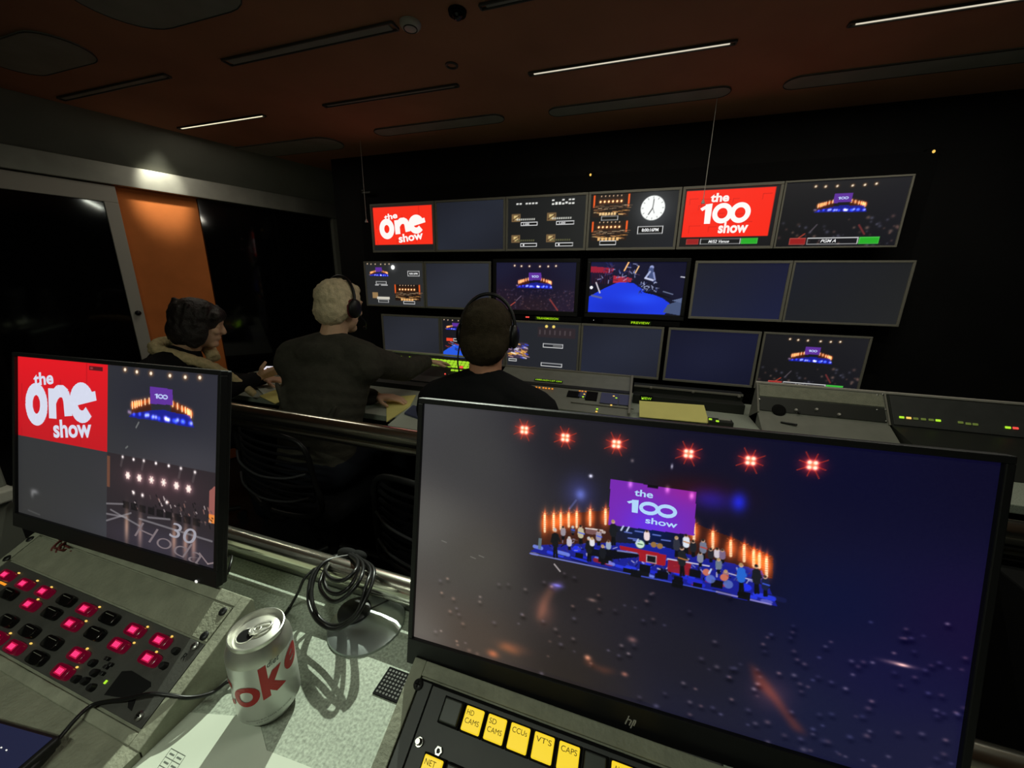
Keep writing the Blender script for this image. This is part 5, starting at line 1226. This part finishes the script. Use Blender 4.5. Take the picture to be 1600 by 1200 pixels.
# ================================================================== PEOPLE
def limb(b, pts, rad):
    for i in range(len(pts) - 1):
        a, c = Vector(pts[i]), Vector(pts[i + 1]); n = max(2, int((c - a).length / .05))
        b.cap(a, c, rad[i], rad[i + 1])
def head_parts(b, c, yaw, pitch, s=1.0, beard=False):
    """head facing local +y; c = centre of the skull"""
    R = Matrix.Rotation(yaw, 3, 'Z') @ Matrix.Rotation(pitch, 3, 'X'); L = lambda x, y, z: Vector(c) + R @ (Vector((x, y, z)) * s)
    e = lambda x, y, z, r, Q=None: b.ell(L(x, y, z), tuple(k * s for k in r), R @ Q if Q else R, sub=3)
    e(0, -.005, .02, (.075, .094, .088)); e(0, .018, -.045, (.058, .068, .068)); e(0, .060, -.090, (.030, .030, .022))      # skull, jaw, chin
    e(0, .082, .028, (.050, .014, .012))                                                                                    # brow
    b.tube([L(0, .086, .018), L(0, .105, -.026)], [.008 * s, .0135 * s], 10); e(0, .100, -.027, (.015, .013, .010))       # nose
    for sx in (-1, 1):
        e(sx * .030, .072, -.020, (.022, .020, .018)); e(sx * .030, .078, .008, (.014, .012, .011))                       # cheeks, eyeballs
        e(sx * .077, -.004, -.012, (.009, .019, .031)); e(sx * .080, -.012, -.002, (.007, .013, .018))                    # ears
    e(0, .086, -.052, (.022, .009, .0055)); e(0, .084, -.062, (.019, .009, .006))                                          # lips
    return R, L
def hand(b, w_, d, palm, spread=1., curl=.5, side=1, s=1.0):
    """w_ wrist, d direction of the fingers, palm = normal of the palm; side = which side the thumb leaves"""
    d = Vector(d).normalized(); palm = Vector(palm); palm = (palm - d * palm.dot(d)).normalized(); x = d.cross(palm) * side; w_ = Vector(w_)
    for k in range(4): b.cap(w_ + x * (.030 - .02 * k) * .6 * s, w_ + d * .078 * s + x * (.031 - .0205 * k) * s, .014 * s, .0125 * s)
    for k, L in enumerate((.070, .078, .073, .058)):
        p = w_ + d * .085 * s + x * (.033 - .022 * k) * s * spread; dd = d.copy(); r = (.0088, .009, .0086, .0076)[k] * s; ax = d.cross(palm).normalized()
        for j, f in enumerate((.45, .32, .23)):
            ang = curl * (.35 + .45 * j); dd = (d * math.cos(ang) + palm * math.sin(ang)).normalized(); q = p + dd * L * f * s
            b.cap(p, q, r * (1 - .1 * j), r * (.92 - .1 * j)); p = q
    p = w_ + d * .022 * s + x * .030 * s; q = p + (d * .5 + x * .75 + palm * .25).normalized() * .042 * s; b.cap(p, q, .0125 * s, .0105 * s)
    b.cap(q, q + (d * .85 + x * .25 + palm * .45 * (curl + .3)).normalized() * .032 * s, .0105 * s, .0085 * s)
def person(J, label, skin, top, hair, yaw, pitch, hs=1.0, armr=1.0, hl=None, hr=None, broad=1.0):
    """J: joints. one continuous skin; clothes and hair are children."""
    root = None; b = B()
    R, L = head_parts(b, J['head'], yaw, pitch, hs)
    neck = Vector(J['neck']); limb(b, [L(0, -.012, -.05), neck + Vector((0, 0, -.02))], [.052 * hs, .058])
    ch, pv = Vector(J['chest']), Vector(J['pelvis'])
    sh = (Vector(J['rs']) - Vector(J['ls'])); sx = sh.normalized(); up = (ch - pv).normalized(); fy = up.cross(sx) * -1
    TR = Matrix((sx, sx.cross(up) * -1, up)).transposed()
    def torso(b, g):
        for k in range(9):
            f = k / 8; c = pv.lerp(ch, f); wx = (.150 + .035 * f ** 1.5) * broad + g; wy = .105 + .018 * math.sin(PI * f) + g
            b.ell(c, (wx, wy, .10), TR, sub=3)
        mid = ch.lerp(neck, .55); b.ell(mid, (.145 * broad + g, .085 + g, .085), TR, sub=3)
        limb(b, [Vector(J['ls']), neck + Vector((0, 0, -.035)), Vector(J['rs'])], [.058 + g, .058 + g * .8, .058 + g])
        limb(b, [Vector(J['ls']) - up * .03, ch, Vector(J['rs']) - up * .03], [.062 + g, .09 + g, .062 + g])
    torso(b, 0)
    for s_ in 'lr':
        limb(b, [J[s_ + 's'], J[s_ + 'e'], J[s_ + 'w']], [.050 * armr, .038 * armr, .026 * armr])
    lg = []
    for s_, sg in (('l', -1), ('r', 1)):
        hip = pv + sx * sg * .09 - Vector((0, 0, .03)); knee = Vector((hip.x + sx.x * .02, hip.y, hip.z)) + Vector(J.get('fwd', (0, 1, 0))) * .40 + Vector((0, 0, .02)); ank = Vector((knee.x, knee.y, FLOOR_F + .09)) + Vector(J.get('fwd', (0, 1, 0))) * .02
        limb(b, [hip, knee, ank], [.085, .058, .038]); lg.append((hip, knee, ank)); b.cap(ank - Vector((0, 0, .04)), ank + Vector(J.get('fwd', (0, 1, 0))) * .16 - Vector((0, 0, .055)), .038, .030)
    if hl: hand(b, J['lw'], *hl)
    if hr: hand(b, J['rw'], *hr)
    body = obj('person', b, skin, voxel=.0055, smoothit=2)
    tag(body, label, 'person', 'crew seated with their backs to us')
    # clothes
    c = B(); torso(c, .022)
    for s_ in 'lr':
        w2 = Vector(J[s_ + 'w']).lerp(Vector(J[s_ + 'e']), .10); limb(c, [J[s_ + 's'], J[s_ + 'e'], w2], [.068 * armr, .056 * armr, .040 * armr])
        m_ = Vector(J[s_ + 's']).lerp(Vector(J[s_ + 'e']), .5); e_ = Vector(J[s_ + 'e'])
        for q, r in ((e_ + Vector((0, 0, .01)), .060), (e_.lerp(w2, .25), .052), (m_, .066)): c.ell(q, r * armr, sub=2)
    nb = neck + Vector((0, 0, -.012)); c.tube([nb + Vector((.064 * math.cos(a), .060 * math.sin(a) - .004, .006 * math.sin(a * 2))) for a in np.linspace(0, 2 * PI, 24)], .016, 8)
    # creases of the cloth
    r_ = random.Random(len(label))
    for k in range(7):
        f = .15 + .75 * r_.random(); c0 = pv.lerp(ch, f); a = r_.uniform(-1, 1) * .12; c.cap(c0 + TR @ Vector((a, -.118, 0)), c0 + TR @ Vector((a + r_.uniform(-.07, .07), -.122, r_.uniform(.06, .12))), .014, .010)
    obj('jacket' if top != 'tee' else 'top', c, top, body, voxel=.008, smoothit=3)
    c = B(); c.ell(pv - Vector((0, 0, .02)), (.17 * broad, .14, .12), TR, sub=3)
    for hip, knee, ank in lg: limb(c, [hip, knee, ank - Vector((0, 0, .02))], [.10, .075, .058])
    obj('trousers', c, 'trouser', body, voxel=.012, smoothit=2)
    c = B()
    for hip, knee, ank in lg: c.cap(ank - Vector((0, 0, .045)), ank + Vector(J.get('fwd', (0, 1, 0))) * .17 - Vector((0, 0, .05)), .044, .036)
    for i, (hip, knee, ank) in enumerate(lg):
        pass
    obj('shoes', c, 'matte', body, voxel=.008)
    return body, R, L
def bumpy(me, amp, fr, seed=0):
    from mathutils import noise
    for v in me.vertices:
        n = noise.noise(v.co * fr + Vector((seed, 0, 0))); v.co += v.normal * n * amp
# ---- woman, left
JW = dict(head=(-2.055, 1.30, .985), neck=(-2.125, 1.245, .855), chest=(-2.20, 1.19, .70), pelvis=(-2.28, 1.12, .40), ls=(-2.33, 1.32, .775), rs=(-2.06, 1.08, .775), le=(-2.20, 1.50, .62), lw=(-2.055, 1.60, .635), re=(-1.97, 1.22, .63), rw=(-1.925, 1.46, .690), fwd=(.5, .866, 0))
body, R, L = person(JW, 'person with a dark bob and cream fleece collar, head turned right over a phone', 'skinpale', 'coat', 'hairdark', math.radians(-42), math.radians(-14), .98, .95,
                    hl=((.75, .45, -.15), (0, 0, -1), 1, .5, -1), hr=((.55, .55, .25), (-.3, .3, .6), 1, .9, 1))
c = B()
c.ell(L(0, -.018, .034), (.094, .108, .092), R); c.ell(L(0, -.055, -.040), (.090, .070, .085), R); 
for sx in (-1, 1): c.ell(L(sx * .072, -.005, -.035), (.026, .055, .080), R); c.ell(L(sx * .045, .070, .055), (.045, .03, .030), R)
c.ell(L(0, .066, .072), (.06, .032, .028), R)
r_ = random.Random(2)
for k in range(60):
    a = r_.uniform(0, 2 * PI); h = r_.uniform(-.08, .07); rr = .096 if h > -.03 else .088
    if math.sin(a) > .35 and h < .03: continue
    x, y = rr * math.cos(a), rr * math.sin(a) * 1.05 - .02; c.cap(L(x * .9, y * .9, h + .03), L(x, y, h - .03), .012, .006)
h_ = obj('hair', c, 'hairdark', body, voxel=.006, smoothit=1); bumpy(h_.data, .004, 45)
# fleece collar: a roll round the neck that runs down the front edge of the coat
nk = Vector(JW['neck'])
P_ = [onp(340, 552, 1, 1.36) + Vector((0, .0, -.004)), nk + Vector((.02, -.075, .015)), nk + Vector((-.06, -.06, .03)), nk + Vector((-.10, .005, .030)), nk + Vector((-.06, .08, .02)), nk + Vector((.02, .11, -.02))]
P_ = [nk + Vector((.085, .085, -.05)), nk + Vector((.01, .10, .010)), nk + Vector((-.08, .055, .035)), nk + Vector((-.085, -.035, .035)), nk + Vector((-.02, -.095, .018)), nk + Vector((.07, -.065, -.015)), nk + Vector((.13, .0, -.055)), nk + Vector((.165, .06, -.11)), nk + Vector((.20, .12, -.185)), nk + Vector((.22, .16, -.25))]
sp = spline(P_, 8); c = B(); c.tube(sp, [.030 - .012 * max(0, (i / len(sp) - .5)) * 2 for i in range(len(sp))], 14)
f_ = obj('fleece_collar', c, 'fleece', body, voxel=.006, smoothit=2); bumpy(f_.data, .004, 60)
# phone in her hand
t = thing('mobile_phone', 'phone with a lit screen held by the person with the fleece collar', 'phone', tuple(onp(428, 578, 1, 1.56)))
cp = onp(428, 578, 1, 1.56); Rf = Matrix.Rotation(math.radians(18), 3, 'Z') @ Matrix.Rotation(math.radians(24), 3, 'X')
obj('phone_case', B().box(cp - Vector((0, 0, .005)), (.135, .070, .012), Rf, .004, seg=3), 'maroon', t, smooth=50)
obj('phone_screen', B().box(cp + Rf @ Vector((0, .006, .0022)), (.118, .050, .001), Rf), 'phonewhite', t)
obj('screen_lines', B().box(cp + Rf @ Vector((-.02, .010, .0032)), (.05, .010, .0006), Rf).box(cp + Rf @ Vector((.03, .006, .0032)), (.03, .022, .0006), Rf), 'maroon', t)
# ---- white-haired man, middle
JM = dict(head=(-1.262, 1.385, 1.092), neck=(-1.280, 1.335, .955), chest=(-1.285, 1.29, .775), pelvis=(-1.30, 1.19, .42), ls=(-1.455, 1.29, .865), rs=(-1.11, 1.34, .870), le=(-1.46, 1.42, .66), lw=(-1.25, 1.57, .618), re=(-1.105, 1.62, .765), rw=(-1.115, 1.86, .765))
body, R, L = person(JM, 'person with white hair and a headset, reaching right to the lime keys', 'skinpale', 'jacket', 'hairwhite', math.radians(-6), math.radians(-8), 1.02, 1.1, broad=1.0,
                    hl=((.9, .35, -.05), (0, 0, -1), 1, .5, -1), hr=((.35, .9, -.2), (0, -.2, -1), 1, .35, -1))
c = B(); c.ell(L(0, -.012, .034), (.086, .104, .086), R); c.ell(L(0, -.048, -.022), (.080, .062, .070), R)
for sx in (-1, 1): c.ell(L(sx * .062, -.028, .0), (.024, .05, .055), R)
c.ell(L(0, .052, .082), (.055, .040, .026), R)
h_ = obj('hair', c, 'hairwhite', body, voxel=.006, smoothit=1); bumpy(h_.data, .0045, 60)
def headset(L, R, body, m='black', w_=.096, thick=.006, cup='maroon', boom=None):
    pts = [L(w_ * math.cos(a), -.008 + .004 * math.sin(a), .012 + (w_ + .022) * math.sin(a)) for a in np.linspace(-.1, PI + .1, 30)]
    hs_ = obj('headset', B().tube(pts, thick, 10), m, body, smooth=60)
    for sx in (-1, 1): obj('ear_cup', B().ell(L(sx * (w_ - .002), -.004, -.006), (.017, .034, .042), R), m, hs_, smooth=60); obj('ear_pad', B().ell(L(sx * (w_ - .014), -.004, -.006), (.012, .036, .042), R), cup, hs_, smooth=60)
    if boom: obj('microphone_boom', B().tube(spline([L(boom * w_, .0, -.02), L(boom * w_ * .95, .06, -.06), L(boom * .04, .11, -.085)], 6), .0025, 8).ell(L(boom * .035, .112, -.086), .009, sub=2), 'black', hs_, smooth=60)
    return hs_
headset(L, R, body, boom=1)
# ---- short-haired man, right
JR = dict(head=(-.478, 1.205, 1.035), neck=(-.475, 1.165, .895), chest=(-.465, 1.125, .70), pelvis=(-.46, 1.08, .38), ls=(-.640, 1.14, .790), rs=(-.28, 1.13, .790), le=(-.68, 1.33, .63), lw=(-.58, 1.56, .618), re=(-.22, 1.33, .63), rw=(-.38, 1.56, .618))
body, R, L = person(JR, 'person with short dark hair and a black headset, directly behind the large monitor', 'skin', 'tee', 'hairshort', math.radians(6), math.radians(-6), 1.07, 1.0, broad=1.08,
                    hl=((.3, .9, -.05), (0, 0, -1), 1, .6, -1), hr=((-.3, .9, -.05), (0, 0, -1), 1, .6, 1))
c = B(); c.ell(L(0, -.012, .030), (.085, .105, .088), R); c.ell(L(0, -.050, -.036), (.080, .066, .072), R)
for sx in (-1, 1): c.ell(L(sx * .060, -.026, -.01), (.022, .05, .052), R)
h_ = obj('hair', c, 'hairshort', body, voxel=.006, smoothit=2); bumpy(h_.data, .002, 120)
hs_ = headset(L, R, body, w_=.090, cup='black', boom=-1)
obj('headset_cable', B().tube(spline([L(-.092, -.01, -.04), L(-.090, -.03, -.10), L(-.060, -.06, -.16), L(-.02, -.10, -.22)], 8), .0028, 8), 'black', hs_, smooth=60)

# ---- chairs
def chair(x, y, rz, label):
    t = thing('swivel_chair', label, 'chair', (x, y, FLOOR_F), Euler((0, 0, rz)), 'black swivel chairs of the front row'); T = wm(t)
    W = lambda *p: T @ Vector(p); Rz = Matrix.Rotation(rz, 3, 'Z'); S_ = .44   # seat underside height
    obj('seat', B().box(W(0, .02, S_ - .005), (.46, .44, .07), Rz, .025, seg=4), 'fabric', t, smooth=60)
    back = [(-.22, -.23, .60), (-.14, -.265, .60), (0, -.28, .60), (.14, -.265, .60), (.22, -.23, .60)]
    b = B()
    for k in range(9):
        z = .52 + k * .032; b.tube(spline([W(a, c_ + .01, z) for a, c_, _ in back], 6), .006, 6)
    obj('back_mesh', b, 'fabric', t)
    for z in (.545, .645): obj('back_rib', B().tube(spline([W(a, c_ - .012, z + .035 * (a / .22) ** 2) for a, c_, _ in back], 8), .0045, 10), 'chairrib', t, smooth=60)
    fr = [W(-.235, -.22, .50), W(-.235, -.225, .66), W(-.20, -.24, .80), W(0, -.27, .82), W(.20, -.24, .80), W(.235, -.225, .66), W(.235, -.22, .50), W(0, -.27, .48), W(-.235, -.22, .50)]
    obj('back_frame', B().tube(spline(fr, 6), .010, 10), 'black', t, smooth=60)
    obj('back_stem', B().tube(spline([W(0, -.10, .42), W(0, -.24, .42), W(0, -.29, .52)], 6), .016, 10), 'black', t, smooth=60)
    obj('gas_column', B().tube([W(0, 0, .10), W(0, 0, .42)], .025, 16), 'black', t, smooth=50)
    for k in range(5):
        a = k * 2 * PI / 5 + .3; lg_ = obj('leg', B().tube([W(.03 * math.cos(a), .03 * math.sin(a), .12), W(.28 * math.cos(a), .28 * math.sin(a), .075)], [.022, .014], 10), 'black', t, smooth=60)
        obj('castor', B().tube([W(.28 * math.cos(a) - .012 * math.sin(a), .28 * math.sin(a) + .012 * math.cos(a), .027), W(.28 * math.cos(a) + .012 * math.sin(a), .28 * math.sin(a) - .012 * math.cos(a), .027)], .026, 14), 'black', lg_, smooth=50)
    return t
ch0 = chair(-1.30, 1.24, math.radians(-8), 'black mesh-backed swivel chair under the white-haired person, seen below the handrail')
for (x, y, rz, lab) in ((-.50, 1.10, 0, 'black swivel chair under the person with short dark hair'), (-2.28, 1.14, math.radians(-35), 'black swivel chair under the person with the fleece collar')):
    c = dup(ch0); c.location = (x, y, FLOOR_F); c.rotation_euler = (0, 0, rz); c['label'] = lab
